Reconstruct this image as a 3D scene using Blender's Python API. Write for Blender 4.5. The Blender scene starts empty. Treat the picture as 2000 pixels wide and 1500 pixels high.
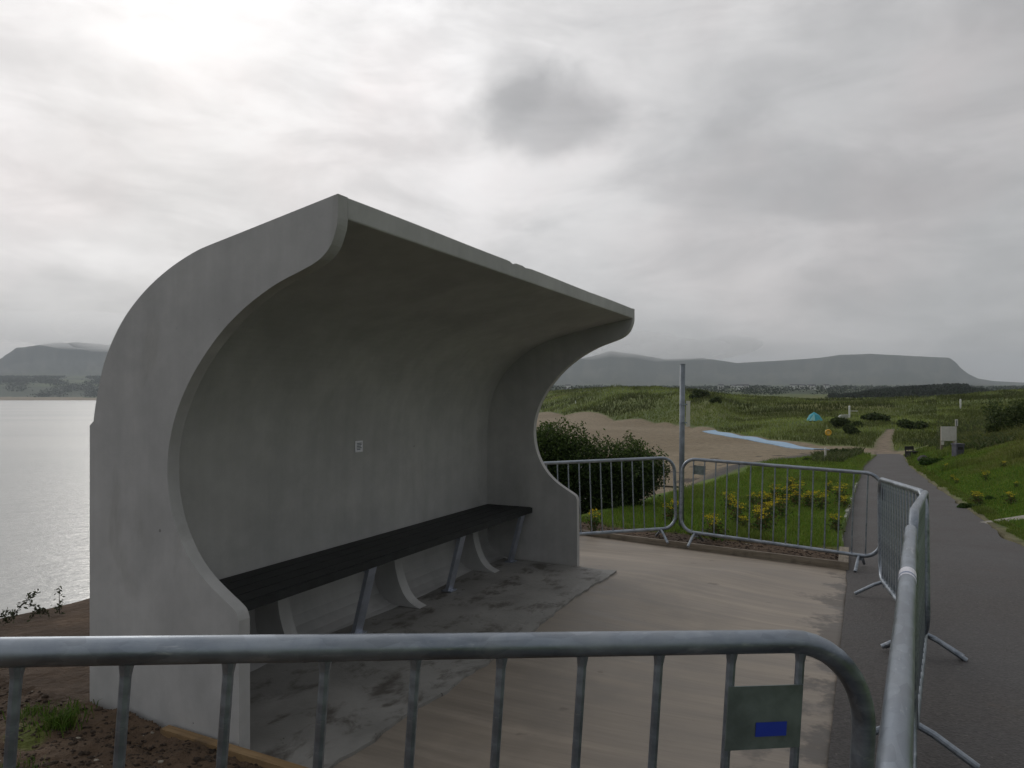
import bpy, bmesh, math, random
import numpy as np
from mathutils import Vector, Matrix
R = math.radians
rnd = random.Random(7)
rng = np.random.default_rng(11)
sc = bpy.context.scene
C = sc.collection

# ------------------------------------------------------------------ camera
F_PX, HOR, EYE = 1400.0, 777.2, 1.6            # focal length and horizon row in photo pixels, eye height
cam = bpy.data.cameras.new('camera'); camo = bpy.data.objects.new('camera', cam); C.objects.link(camo)
cam.sensor_fit = 'HORIZONTAL'; cam.sensor_width = 36.0; cam.lens = 36.0*F_PX/2000
cam.shift_y = (HOR-750)/2000
cam.clip_start = 0.05; cam.clip_end = 60000
camo.location = (0, 0, EYE); camo.rotation_euler = (R(90), 0, 0)
sc.camera = camo
sc.view_settings.view_transform = 'Standard'; sc.view_settings.look = 'None'
sc.view_settings.exposure = 0.0; sc.view_settings.gamma = 1.0
sc.cycles.max_bounces = 6; sc.cycles.diffuse_bounces = 3; sc.cycles.glossy_bounces = 3
sc.cycles.transparent_max_bounces = 16; sc.cycles.volume_bounces = 4

def at(px, py, Y):                              # photo pixel + depth -> world point
    return Vector(((px-1000)/F_PX*Y, Y, EYE-(py-HOR)/F_PX*Y))

# ------------------------------------------------------------------ node helper
class NT:
    def __init__(s, tree): s.t = tree; s.n = tree.nodes; s.l = tree.links
    def node(s, typ, **kw):
        n = s.n.new(typ); ins = kw.pop('ins', {})
        for k, v in kw.items(): setattr(n, k, v)
        for k, v in ins.items(): s.put(n.inputs[k], v)
        return n
    def put(s, sock, v):
        if isinstance(v, bpy.types.NodeSocket): s.l.new(v, sock)
        elif isinstance(v, bpy.types.Node): s.l.new(v.outputs[0], sock)
        else: sock.default_value = v
    def math(s, op, a, b=0.0, c=0.0, clamp=False):
        n = s.n.new('ShaderNodeMath'); n.operation = op; n.use_clamp = clamp
        s.put(n.inputs[0], a); s.put(n.inputs[1], b); s.put(n.inputs[2], c); return n.outputs[0]
    def vmath(s, op, a, b=(0, 0, 0)):
        n = s.n.new('ShaderNodeVectorMath'); n.operation = op; s.put(n.inputs[0], a); s.put(n.inputs[1], b)
        return n.outputs['Value'] if op in ('DOT_PRODUCT', 'LENGTH', 'DISTANCE') else n.outputs[0]
    def noise(s, vec, scale, detail=4, rough=.55, dist=0.0):
        return s.node('ShaderNodeTexNoise', ins={'Vector': vec, 'Scale': scale, 'Detail': detail, 'Roughness': rough, 'Distortion': dist}).outputs[0]
    def ramp(s, fac, stops, interp='LINEAR'):
        n = s.n.new('ShaderNodeValToRGB'); n.color_ramp.interpolation = interp; s.put(n.inputs[0], fac)
        e = n.color_ramp.elements
        while len(e) < len(stops): e.new(.5)
        for el, (p, c) in zip(e, stops):
            el.position = p; el.color = (c, c, c, 1) if isinstance(c, (int, float)) else (*c, 1)
        return n.outputs[0]
    def mix(s, fac, a, b, mode='MIX'):
        n = s.n.new('ShaderNodeMix'); n.data_type = 'RGBA'; n.blend_type = mode
        for i, v in ((0, fac), (6, a), (7, b)):
            if isinstance(v, tuple) and len(v) == 3: v = (*v, 1)
            if i and isinstance(v, (int, float)): v = (v, v, v, 1)
            s.put(n.inputs[i], v)
        return n.outputs[2]
    def mapr(s, v, a, b, c, d):
        return s.node('ShaderNodeMapRange', interpolation_type='SMOOTHSTEP', ins={0: v, 1: a, 2: b, 3: c, 4: d}).outputs[0]

# ------------------------------------------------------------------ world: overcast sky, sun glow behind the clouds to the left
SUN_AZ, SUN_EL = R(-26), R(24)
sd = (math.sin(SUN_AZ)*math.cos(SUN_EL), math.cos(SUN_AZ)*math.cos(SUN_EL), math.sin(SUN_EL))
w = bpy.data.worlds.new('World'); sc.world = w; w.use_nodes = True
N = NT(w.node_tree); N.n.clear()
tc = N.node('ShaderNodeTexCoord').outputs['Generated']
d = N.vmath('NORMALIZE', tc)
xyz = N.node('ShaderNodeSeparateXYZ', ins={0: d})
ez = N.math('MAXIMUM', xyz.outputs[2], 0.0)
den = N.math('ADD', ez, 0.10)
pv = N.node('ShaderNodeCombineXYZ', ins={0: N.math('DIVIDE', xyz.outputs[0], den), 1: N.math('DIVIDE', xyz.outputs[1], den), 2: 0.0}).outputs[0]
cosang = N.vmath('DOT_PRODUCT', d, sd)
lobe = N.math('EXPONENT', N.math('DIVIDE', N.math('SUBTRACT', cosang, 1.0), 0.20))
back = N.mapr(xyz.outputs[1], -.55, .45, 0.0, 1.0)
base = N.math('MULTIPLY_ADD', lobe, 0.57, N.math('MULTIPLY_ADD', back, .05, N.math('MULTIPLY_ADD', N.math('MULTIPLY', xyz.outputs[0], N.math('SUBTRACT', 1.0, back)), -.16, .44)))
n1 = N.noise(N.vmath('MULTIPLY', d, (1.0, 1.0, 1.5)), 3.4, 7, .56, .25)                       # sheets of cloud
n2 = N.noise(N.vmath('ADD', N.vmath('MULTIPLY', pv, (1.0, 1.0, 1)), (7.3, 2.1, 4)), .75, 6, .52, .2)
n3 = N.noise(N.vmath('MULTIPLY', d, (3.0, 3.0, 9.0)), 1.7, 5, .55, .5)     # flatter banks near the horizon
m1 = N.mapr(n1, .33, .67, .88, 1.08); m2 = N.mapr(n2, .33, .67, .93, 1.05); m3 = N.mapr(n3, .33, .67, .88, 1.07)
lum = N.math('MULTIPLY', N.math('MULTIPLY', base, m1), N.math('MULTIPLY', m2, m3))
# one darker grey cloud, as in the photograph
def cloud(px, py, rx, ry, depth, lum, ns=4.0, amp=2.2):
    v = Vector(((px-1000)/F_PX, 1, (HOR-py)/F_PX)).normalized()
    rt = Vector((v.y, -v.x, 0)).normalized(); up = rt.cross(v)
    a = N.math('DIVIDE', N.vmath('DOT_PRODUCT', d, tuple(rt)), rx/F_PX)
    b = N.math('DIVIDE', N.vmath('DOT_PRODUCT', d, tuple(up)), ry/F_PX)
    b0 = v.dot(up)
    wob = N.math('MULTIPLY', N.math('SUBTRACT', N.noise(d, ns*1.3, 5, .5), .5), amp)
    r2 = N.math('SQRT', N.math('ADD', N.math('MULTIPLY', a, a), N.math('MULTIPLY', b, b)))
    front = N.mapr(N.vmath('DOT_PRODUCT', d, tuple(v)), 0.3, .6, 0, 1)
    m = N.math('MULTIPLY', N.mapr(N.math('ADD', r2, wob), 1.12, 0.45, 0, 1), front)
    return N.math('MULTIPLY', lum, N.math('SUBTRACT', 1.0, N.math('MULTIPLY', m, depth)))
lum = cloud(1070, 235, 150, 100, .34, lum, 7, 1.7); lum = cloud(1010, 150, 75, 75, .16, lum, 8, 1.5); lum = cloud(1750, 90, 420, 150, .10, lum, 3); lum = cloud(200, 300, 220, 80, .07, lum, 4)
lum = cloud(150, 590, 420, 70, .20, lum, 3)
lum = cloud(1250, 690, 420, 45, .12, lum, 3)
lum = N.math('MULTIPLY', lum, N.mapr(ez, 0.0, 0.14, .88, 1.0))
tint = N.mix(N.math('MINIMUM', N.math('MULTIPLY', lum, 1.25), 1.0), (0.985, 0.99, 1.015), (1.012, 0.995, 0.992))
tint = N.mix(back, (.98, 1.0, 1.03), tint)
warm = N.mapr(N.noise(N.vmath('ADD', d, (5, 3, 1)), 3.0, 4, .5), .42, .64, 0, 1)
tint = N.mix(warm, tint, N.mix(1.0, tint, (1.02, .985, .98), 'MULTIPLY'))
cl = N.mix(1.0, tint, N.node('ShaderNodeCombineColor', ins={0: lum, 1: lum, 2: lum}).outputs[0], 'MULTIPLY')
sky = N.node('ShaderNodeTexSky', sky_type='NISHITA', sun_disc=False, sun_elevation=SUN_EL, sun_rotation=-SUN_AZ if False else SUN_AZ)
skyc = N.mix(1.0, sky.outputs[0], (.1, .1, .1), 'MULTIPLY')
final = N.mix(0.04, cl, skyc)
bg = N.node('ShaderNodeBackground', ins={0: final, 1: 1.0})
N.l.new(bg.outputs[0], N.node('ShaderNodeOutputWorld').inputs[0])

sl = bpy.data.lights.new('sun', 'SUN'); sl.energy = 0.5; sl.angle = R(14); sl.color = (1, .96, .9)
so = bpy.data.objects.new('sun', sl); C.objects.link(so)
so.rotation_euler = Vector(sd).to_track_quat('Z', 'Y').to_euler()

# ------------------------------------------------------------------ materials
def mat(name, col=(.5, .5, .5), rough=.8, metal=0.0, build=None, spec=.5):
    m = bpy.data.materials.new(name); m.use_nodes = True
    T = NT(m.node_tree); b = T.n['Principled BSDF']
    b.inputs['Base Color'].default_value = (*col, 1); b.inputs['Roughness'].default_value = rough
    b.inputs['Metallic'].default_value = metal; b.inputs['Specular IOR Level'].default_value = spec
    if build: build(T, b)
    return m
def coord(T, kind='Object'): return T.node('ShaderNodeTexCoord').outputs[kind]
def bump(T, b, h, strength=.3, dist=.01):
    T.put(b.inputs['Normal'], T.node('ShaderNodeBump', ins={'Strength': strength, 'Distance': dist, 'Height': h}).outputs[0])
def speck(col, var=.25, scale=8.0, bs=.2, bd=.004, bscale=60.0):
    def f(T, b):
        c = coord(T); n = T.noise(c, scale, 6, .6)
        k = T.mapr(n, .3, .7, 1-var, 1+var)
        T.put(b.inputs['Base Color'], T.mix(1.0, col, T.node('ShaderNodeCombineColor', ins={0: k, 1: k, 2: k}).outputs[0], 'MULTIPLY'))
        bump(T, b, T.noise(c, bscale, 4), bs, bd)
    return f

def concrete(T, b):
    c = coord(T)
    big = T.noise(c, 1.3, 6, .6, .4); mid = T.noise(c, 7, 5, .65)
    streak = T.noise(T.vmath('MULTIPLY', c, (9, 9, .55)), 1.0, 5, .6)
    k = T.math('ADD', T.math('ADD', T.mapr(big, .3, .7, -.06, .06), T.mapr(mid, .35, .7, -.05, .05)), T.mapr(streak, .3, .7, -.045, .04))
    pores = T.node('ShaderNodeTexVoronoi', feature='F1', ins={'Vector': c, 'Scale': 9.0, 'Randomness': 1.0})
    pr = T.noise(c, 3.0, 2)
    hole = T.math('LESS_THAN', pores.outputs['Distance'], T.math('MULTIPLY', T.math('MAXIMUM', T.math('SUBTRACT', pr, .56), 0.0), .55))
    base = T.mix(T.mapr(big, .35, .65, 0, 1), (.425, .425, .420), (.465, .463, .455))
    kk = T.math('ADD', 1.0, k)
    colr = T.mix(1.0, base, T.node('ShaderNodeCombineColor', ins={0: kk, 1: kk, 2: kk}).outputs[0], 'MULTIPLY')
    colr = T.mix(T.math('MULTIPLY', hole, .55), colr, (.08, .078, .07))
    stain = T.mapr(T.noise(T.vmath('MULTIPLY', c, (2.2, 2.2, .8)), 1.0, 6, .65, .6), .60, .72, 0, .22)
    colr = T.mix(stain, colr, (.20, .185, .155))
    T.put(b.inputs['Base Color'], colr)
    T.put(b.inputs['Roughness'], T.mapr(mid, .3, .7, .62, .85))
    h = T.math('SUBTRACT', T.math('MULTIPLY', T.noise(c, 90, 4, .6), .4), T.math('MULTIPLY', hole, 1.5))
    bump(T, b, T.math('ADD', h, T.math('MULTIPLY', big, 1.5)), .35, .004)
M_conc = mat('concrete', build=concrete)

def slabf(T, b):
    c = coord(T)
    cc = T.vmath('MULTIPLY', c, (7.0, .3, 1))       # x along the shelter, y across: broom streaks run across
    st = T.noise(T.vmath('ADD', cc, T.vmath('MULTIPLY', T.node('ShaderNodeTexNoise', ins={'Vector': c, 'Scale': .7}).outputs[1], (.45, .45, 0))), 1.0, 5, .62)
    fine = T.noise(T.vmath('MULTIPLY', c, (60, 4, 1)), 1.0, 3)
    big = T.noise(c, .7, 4, .5)
    k = T.math('ADD', 1.0, T.math('ADD', T.mapr(st, .3, .7, -.17, .13), T.math('ADD', T.mapr(fine, .3, .7, -.05, .05), T.mapr(big, .3, .7, -.08, .08))))
    base = T.mix(T.mapr(st, .3, .75, 0, 1), (.285, .24, .192), (.335, .285, .23))
    sx = T.node('ShaderNodeSeparateXYZ', ins={0: c})
    dirt = T.math('MULTIPLY', T.mapr(T.math('ADD', sx.outputs[1], T.mapr(T.noise(c, 2.4, 5, .7), .3, .7, -.30, .30)), -2.10, -2.38, 0, 1), .8)
    fade = T.math('MULTIPLY', T.mapr(T.math('ADD', sx.outputs[1], T.mapr(T.noise(c, 1.2, 5, .6), .3, .7, -.7, .7)), -1.7, -.3, 0, 1), T.mapr(sx.outputs[0], 3.6, 5.2, 1, 0))  # slab colour goes darker towards the shelter, ragged by noise
    colr = T.mix(1.0, base, T.node('ShaderNodeCombineColor', ins={0: k, 1: k, 2: k}).outputs[0], 'MULTIPLY')
    colr = T.mix(T.math('MULTIPLY', fade, .45), colr, (.14, .13, .115))
    colr = T.mix(dirt, colr, (.085, .075, .065))
    spots = T.mapr(T.noise(T.vmath('MULTIPLY', c, (3.2, 2.2, 1)), 1.6, 3, .5), .70, .74, 0, .5)
    colr = T.mix(spots, colr, (.10, .08, .065))
    T.put(b.inputs['Base Color'], colr)
    T.put(b.inputs['Roughness'], T.mapr(st, .3, .7, .45, .62))
    bump(T, b, T.math('ADD', st, T.math('MULTIPLY', fine, .4)), .35, .006)
M_slab = mat('slab_concrete', build=slabf)

def apronf(T, b):
    c = coord(T)
    n = T.noise(c, 2.4, 7, .62, .5); st = T.noise(T.vmath('MULTIPLY', c, (2.2, 3.4, 1)), 1.5, 6, .68, .3); f = T.noise(c, 26, 4, .6)
    base = T.mix(T.mapr(n, .3, .7, 0, 1), (.20, .197, .185), (.275, .27, .255))
    colr = T.mix(T.mapr(st, .50, .66, 0, .8), base, (.065, .056, .046))
    colr = T.mix(T.mapr(T.noise(c, 9, 4, .7), .66, .72, 0, .8), colr, (.02, .016, .013))
    T.put(b.inputs['Base Color'], colr)
    T.put(b.inputs['Roughness'], T.mapr(n, .3, .7, .5, .8))
    bump(T, b, T.math('ADD', T.math('MULTIPLY', f, .5), n), .5, .012)
M_apron = mat('damp_concrete', build=apronf)

def asphalt(T, b):
    c = coord(T, 'Object')
    v = T.node('ShaderNodeTexVoronoi', feature='F1', ins={'Vector': c, 'Scale': 75.0})
    n = T.noise(c, .8, 6, .6, .3); f = T.noise(c, 35, 4, .7)
    base = T.mix(T.mapr(n, .3, .7, 0, 1), (.060, .056, .055), (.082, .075, .071))
    k = T.math('ADD', T.mapr(v.outputs['Color'], 0, 1, .78, 1.22), T.mapr(f, .3, .7, -.12, .12))
    colr = T.mix(1.0, base, T.node('ShaderNodeCombineColor', ins={0: k, 1: k, 2: k}).outputs[0], 'MULTIPLY')
    colr = T.mix(T.mapr(T.noise(c, 40, 2, .5), .69, .72, 0, .5), colr, (.2, .19, .17))
    colr = T.mix(T.mapr(T.noise(c, 1.3, 6, .7, .5), .58, .72, 0, .5), colr, (.10, .075, .055))
    T.put(b.inputs['Base Color'], colr); T.put(b.inputs['Roughness'], T.mapr(n, .3, .7, .62, .8))
    bump(T, b, T.math('ADD', v.outputs['Distance'], f), .6, .006)
M_asph = mat('asphalt', build=asphalt)

def galv(T, b):
    c = coord(T)
    sp = T.node('ShaderNodeTexVoronoi', feature='F1', ins={'Vector': T.vmath('MULTIPLY', c, (22, 60, 60)), 'Scale': 1.0, 'Randomness': 1})
    n = T.noise(c, 7, 6, .65, .4); g = T.noise(T.vmath('MULTIPLY', c, (3, 30, 30)), 1.2, 5, .6)
    base = T.mix(T.mapr(n, .3, .7, 0, 1), (.23, .265, .31), (.35, .385, .425))
    k = T.math('ADD', T.mapr(sp.outputs['Color'], 0, 1, .90, 1.10), T.mapr(g, .3, .7, -.16, .14))
    colr = T.mix(1.0, base, T.node('ShaderNodeCombineColor', ins={0: k, 1: k, 2: k}).outputs[0], 'MULTIPLY')
    colr = T.mix(T.mapr(T.noise(c, 18, 6, .7), .66, .74, 0, .55), colr, (.16, .11, .08))
    T.put(b.inputs['Base Color'], colr)
    colr2 = T.mix(T.mapr(T.noise(T.vmath('MULTIPLY', c, (9, 40, 40)), 1.0, 4, .7), .60, .70, 0, .4), colr, (.62, .64, .66)); T.put(b.inputs['Base Color'], colr2)
    T.put(b.inputs['Roughness'], T.math('ADD', T.mapr(n, .3, .7, .30, .44), T.mapr(g, .3, .7, 0, .12)))
    bump(T, b, T.math('ADD', T.noise(c, 60, 4, .6), T.math('MULTIPLY', g, .6)), .12, .003)
M_galv = mat('galvanised_steel', metal=.88, rough=.42, build=galv)
M_plate = mat('plate_steel', metal=.6, rough=.5, build=speck((.20, .24, .23), .25, 14, .2, .001))
M_blue = mat('blue_sticker', (.02, .05, .42), .4)
M_white = mat('white_label', rough=.45, build=speck((.80, .80, .86), .10, 60, .05, .0005))
M_ink = mat('faded_ink', (.10, .12, .16), .5)
M_bluegrey = mat('faded_blue_ink', (.25, .30, .42), .5)
M_slat = mat('black_plastic_lumber', rough=.62, build=speck((.018, .02, .021), .3, 12, .3, .002, 90), spec=.4)
M_legs = mat('leg_steel', metal=.7, rough=.4, build=speck((.42, .45, .52), .15, 10, .1, .001))
def timber(c1, c2):
    def f(T, b):
        c = coord(T); g = T.noise(T.vmath('MULTIPLY', c, (2, 30, 30)), 1.5, 5, .6, .4); n = T.noise(c, 6, 5, .6)
        colr = T.mix(T.mapr(g, .3, .7, 0, 1), c1, c2)
        T.put(b.inputs['Base Color'], T.mix(T.mapr(n, .5, .75, 0, .6), colr, (.05, .04, .03))); bump(T, b, g, .4, .003)
    return f
M_timber = mat('form_timber', build=timber((.20, .125, .055), (.30, .20, .10)))
M_board = mat('grey_timber', build=timber((.17, .14, .10), (.27, .23, .18)))
M_kerb = mat('weathered_kerb', build=speck((.30, .31, .26), .35, 9, .5, .01, 40))
M_kerbstrip = mat('concrete_strip', build=speck((.33, .31, .27), .3, 9, .5, .01, 40))
M_post = mat('dull_steel', metal=.45, rough=.5, build=speck((.20, .225, .25), .2, 10, .15, .002))
M_sign = mat('pale_sign', rough=.5, build=speck((.62, .60, .55), .08, 6, .05, .001))
M_dark = mat('dark_timber', build=speck((.03, .028, .03), .3, 12))
M_grey = mat('grey_box', build=speck((.09, .09, .11), .2, 5))
M_rock = mat('dark_rock', build=speck((.05, .045, .045), .4, 6, .8, .02, 30))
M_teal = mat('teal_nylon', rough=.6, build=speck((.04, .34, .42), .12, 3))
M_mat = mat('blue_mat', rough=.6, build=speck((.30, .46, .62), .10, 1.5))
M_yel = mat('yellow_paint', (.75, .42, .03), .5)
M_wpaint = mat('white_paint', rough=.6, build=speck((.72, .72, .70), .1, 3))
M_roof = mat('slate_roof', (.12, .12, .13), .7)
M_bark = mat('bark', build=speck((.06, .05, .035), .3, 20, .5, .005, 60))

def vcol_mat(name, rough=.9, noise_scale=3.0, var=.25, trans=0.0, bs=0.0, spec=.2, bd=.02, bsc=20.0, kind='Object'):
    def f(T, b):
        a = T.node('ShaderNodeAttribute', attribute_name='Col').outputs['Color']
        c = coord(T, kind)
        k = T.math('MULTIPLY', T.mapr(T.noise(c, noise_scale, 6, .65), .3, .7, 1-var, 1+var), T.mapr(T.noise(c, noise_scale*7.3, 4, .6), .3, .7, 1-var*.6, 1+var*.6))
        colr = T.mix(1.0, a, T.node('ShaderNodeCombineColor', ins={0: k, 1: k, 2: k}).outputs[0], 'MULTIPLY')
        T.put(b.inputs['Base Color'], colr)
        if bs: bump(T, b, T.math('ADD', T.noise(c, bsc, 5, .7), T.math('MULTIPLY', T.noise(c, bsc*.2, 4, .6), 2.0)), bs, bd)
        if trans:
            tr = T.node('ShaderNodeBsdfTranslucent', ins={0: colr}); mx = T.node('ShaderNodeMixShader', ins={0: trans, 1: b.outputs[0], 2: tr.outputs[0]})
            T.l.new(mx.outputs[0], T.n['Material Output'].inputs[0])
    return mat(name, rough=rough, build=f, spec=spec)
M_terrain = vcol_mat('ground_cover', noise_scale=1.6, var=.22, bs=.9, bd=.05, bsc=9.0)
M_leaf = vcol_mat('leaves', rough=.65, noise_scale=.8, var=.10, trans=.25)

# ------------------------------------------------------------------ mesh helpers
def link_obj(name, me, parent=None):
    o = bpy.data.objects.new(name, me); C.objects.link(o)
    if parent is not None: o.parent = parent
    return o
def obj(name, bm, m, parent=None, smooth=False):
    me = bpy.data.meshes.new(name); bmesh.ops.recalc_face_normals(bm, faces=bm.faces[:]) if len(bm.faces) < 60000 else None
    bm.to_mesh(me); bm.free(); me.materials.append(m)
    if smooth: me.polygons.foreach_set('use_smooth', [True]*len(me.polygons))
    return link_obj(name, me, parent)
def empty(name, loc, rz=0.0):
    o = bpy.data.objects.new(name, None); C.objects.link(o); o.location = loc; o.rotation_euler = (0, 0, rz); o.empty_display_size = .2
    return o
def tag(o, label, cat, group=None):
    o['label'] = label; o['category'] = cat
    if group: o['group'] = group
    return o
def kind(o, k): o['kind'] = k; return o
def copy_tree(o, parent=None):
    c = o.copy(); C.objects.link(c); c.parent = parent
    for ch in list(o.children): copy_tree(ch, c)
    return c
def box(bm, x0, x1, y0, y1, z0, z1, M=None):
    vs = [bm.verts.new(Vector(p) if M is None else M @ Vector(p)) for p in ((x0, y0, z0), (x1, y0, z0), (x1, y1, z0), (x0, y1, z0), (x0, y0, z1), (x1, y0, z1), (x1, y1, z1), (x0, y1, z1))]
    for f in ((0, 3, 2, 1), (4, 5, 6, 7), (0, 1, 5, 4), (1, 2, 6, 5), (2, 3, 7, 6), (3, 0, 4, 7)): bm.faces.new([vs[i] for i in f])
def bevel(bm, wd, seg=2):
    bmesh.ops.bevel(bm, geom=[e for e in bm.edges if e.calc_face_angle(0) > .6], offset=wd, segments=seg, affect='EDGES', profile=.6)
def tube(bm, pts, r, n=12, closed=False, r2=None):
    pts = [Vector(p) for p in pts]; rings = []; m = len(pts); up = None
    for i, p in enumerate(pts):
        a = pts[(i-1) % m] if (closed or i) else p; b = pts[(i+1) % m] if (closed or i < m-1) else p
        t = (b-a).normalized()
        if up is None: up = t.orthogonal().normalized()
        up = (up - t*up.dot(t)).normalized(); s = t.cross(up)
        rr = r if r2 is None else r+(r2-r)*i/(m-1)
        rings.append([bm.verts.new(p+rr*(math.cos(2*math.pi*k/n)*up+math.sin(2*math.pi*k/n)*s)) for k in range(n)])
    for i in range(m if closed else m-1):
        A, B = rings[i], rings[(i+1) % m]
        if closed and i == m-1:
            off = min(range(n), key=lambda o: (A[0].co-B[o].co).length); B = B[off:]+B[:off]
        for k in range(n): bm.faces.new((A[k], A[(k+1) % n], B[(k+1) % n], B[k]))
    if not closed: bm.faces.new(rings[0][::-1]); bm.faces.new(rings[-1])
def catmull(P, seg=5):
    out = []
    for i in range(len(P)-1):
        p0 = P[max(i-1, 0)]; p1 = P[i]; p2 = P[i+1]; p3 = P[min(i+2, len(P)-1)]
        for k in range(seg):
            t = k/seg
            out.append(tuple(.5*((2*p1[j])+(-p0[j]+p2[j])*t+(2*p0[j]-5*p1[j]+4*p2[j]-p3[j])*t*t+(-p0[j]+3*p1[j]-3*p2[j]+p3[j])*t**3) for j in range(2)))
    out.append(P[-1]); return out
def raw(name, V, Fc, m, parent=None, col=None, smooth=False):
    me = bpy.data.meshes.new(name); V = np.asarray(V, np.float32); Fc = np.asarray(Fc, np.int32)
    me.vertices.add(len(V)); me.vertices.foreach_set('co', V.ravel())
    k = Fc.shape[1]; me.loops.add(Fc.size); me.loops.foreach_set('vertex_index', Fc.ravel())
    me.polygons.add(len(Fc)); me.polygons.foreach_set('loop_start', np.arange(0, Fc.size, k, dtype=np.int32))
    if smooth: me.polygons.foreach_set('use_smooth', np.ones(len(Fc), bool))
    me.update(calc_edges=True); me.validate(verbose=False)
    if col is not None:
        a = me.attributes.new('Col', 'FLOAT_COLOR', 'POINT'); c4 = np.ones((len(V), 4), np.float32); c4[:, :3] = col
        a.data.foreach_set('color', c4.ravel())
    me.materials.append(m); return link_obj(name, me, parent)

# ------------------------------------------------------------------ numpy noise
_tab = np.random.default_rng(3).random((256, 256))
def vnoise(x, y, s):
    x = np.asarray(x)*s+1000.3; y = np.asarray(y)*s+1000.7
    i = np.floor(x).astype(np.int64); j = np.floor(y).astype(np.int64); u = x-i; v = y-j
    u = u*u*(3-2*u); v = v*v*(3-2*v); g = lambda a, b: _tab[a % 256, b % 256]
    return (g(i, j)*(1-u)+g(i+1, j)*u)*(1-v)+(g(i, j+1)*(1-u)+g(i+1, j+1)*u)*v
def fbm(x, y, s, o=4, g=.5):
    t = 0; a = 1; n = 0
    for k in range(o): t = t+a*(vnoise(x+17*k, y-9*k, s*2**k)-.5); n += a; a *= g
    return t/n*2
def sstep(x, a, b):
    t = np.clip((x-a)/(b-a), 0, 1); return t*t*(3-2*t)

# ------------------------------------------------------------------ terrain
_LY = [-30, 0, 3, 7.5, 9.9, 13.7, 21.2, 37.6, 61, 75]; _LX = [-14.8, -.17, 1.30, 3.50, 4.56, 6.46, 10.2, 18.5, 31, 38]
def Ledge(y): return np.interp(y, _LY, _LX)
PW = 2.3
def zpath(y): return np.interp(y, [-60, 68, 75, 1e5], [.21+3.48, .21-.058*68, -3.9, -3.9])
_EY = [-60, -3, 1, 3.2, 4.37, 4.7, 5.3, 8, 10, 11.3, 13.7, 19, 27, 41.6, 52, 65, 75]
_EX = [-40, -12, -8.0, -5.8, -4.2, -3.9, -3.4, -2.0, .2, 1.2, 2.3, 4.8, 8.6, 14.9, 22, 31, 38]
def Eedge(y): return np.interp(y, _EY, _EX)
_SP = [-3000, 400, 700, 900, 1000, 1045, 1100, 1200, 1250, 1345, 1400, 1500, 1600, 1700, 1760, 4500]
_SS = [2400, 2400, 1200, 500, 300, 248, 215, 165, 157, 130, 113, 92, 81, 75, 72, 72]
def Sedge(px): return np.interp(px, _SP, _SS)
zs = lambda ys, Y: EYE+(HOR-ys)/F_PX*Y
def ridge(px): return np.interp(px, [-3000, -600, -60, 0, 14, 30, 80, 190, 300, 500, 800, 1040, 1120, 1160, 1190, 1240, 1300, 1370, 1440, 1530, 1600, 1640, 1700, 1760, 1855, 1867, 1875, 1890, 1910, 1940, 2000, 2300, 3000, 6000],
    [740, 735, 715, 700, 690, 677, 671, 668, 672, 690, 712, 712, 703, 694, 684, 690, 701, 698, 708, 703, 698, 692, 690, 693, 698, 707, 717, 729, 739, 744, 747, 744, 735, 740])
_pk = np.array([-3000, 0, 190, 400, 700, 1000, 1045, 1100, 1200, 1280, 1320, 1350, 1400, 1450, 1500, 1600, 1700, 1800, 1900, 2000, 2200, 4500.])
_logY = np.linspace(math.log(20), math.log(12500), 420)
def _prof(px):
    S = float(Sedge(px)); yc = np.interp(px, [700, 1000, 1045, 1100, 1200, 1280, 1320, 1350, 1400, 1450, 1500, 1600, 1700, 1800, 1900, 2000, 2200], [768, 768, 768, 767, 759, 757, 759, 766, 772, 777, 781, 785, 785, 781, 774, 766, 755])
    if px <= 400:
        k = [(20, -9), (2300, -9), (2400, -6.3), (2450, -1), (2700, 8), (2900, zs(762, 2900)), (3200, zs(748, 3200)), (3700, zs(738, 3700)), (5200, zs(734, 5200)), (6600, zs(float(ridge(px)), 6600)), (9000, 150), (12500, 60)]
    elif px <= 1000:
        k = [(20, -9), (S*.93, -9), (S, -5), (S*1.3, 2), (3000, zs(757, 3000)), (5200, zs(748, 5200)), (7500, zs(float(ridge(px)), 7500)), (12500, 60)]
    else:
        Dc = S*1.35+25 if px < 1420 else S+170
        k = [(20, -3.9), (S, -3.9), (S*1.03+1, -3.2 if px < 1420 else -3.6), (S+(Dc-S)*.5, (-3.2+zs(yc, Dc))*.5+.6), (Dc, zs(yc, Dc)), (Dc*1.3, zs(yc+2, Dc*1.3)), (700, zs(min(yc+2, 779), 700) if px > 1420 else 1.6), (1200, zs(769, 1200)), (3000, zs(759, 3000)), (5200, zs(752.5, 5200)), (7500, zs(float(ridge(px)), 7500)), (12500, 60)]
    Y, Z = zip(*k); return np.interp(_logY, np.log(Y), Z)
_tabZ = np.array([_prof(p) for p in _pk])
_pkf = np.concatenate([np.arange(-3000, -100, 100), np.arange(-100, 2200, 4), np.arange(2200, 4501, 100)]).astype(float)
_tabF = np.array([np.array([np.interp(p, _pk, _tabZ[:, j]) for j in range(len(_logY))]) for p in _pkf[::1]]) if False else np.stack([np.interp(_pkf, _pk, _tabZ[:, j]) for j in range(len(_logY))], 1)
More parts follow.
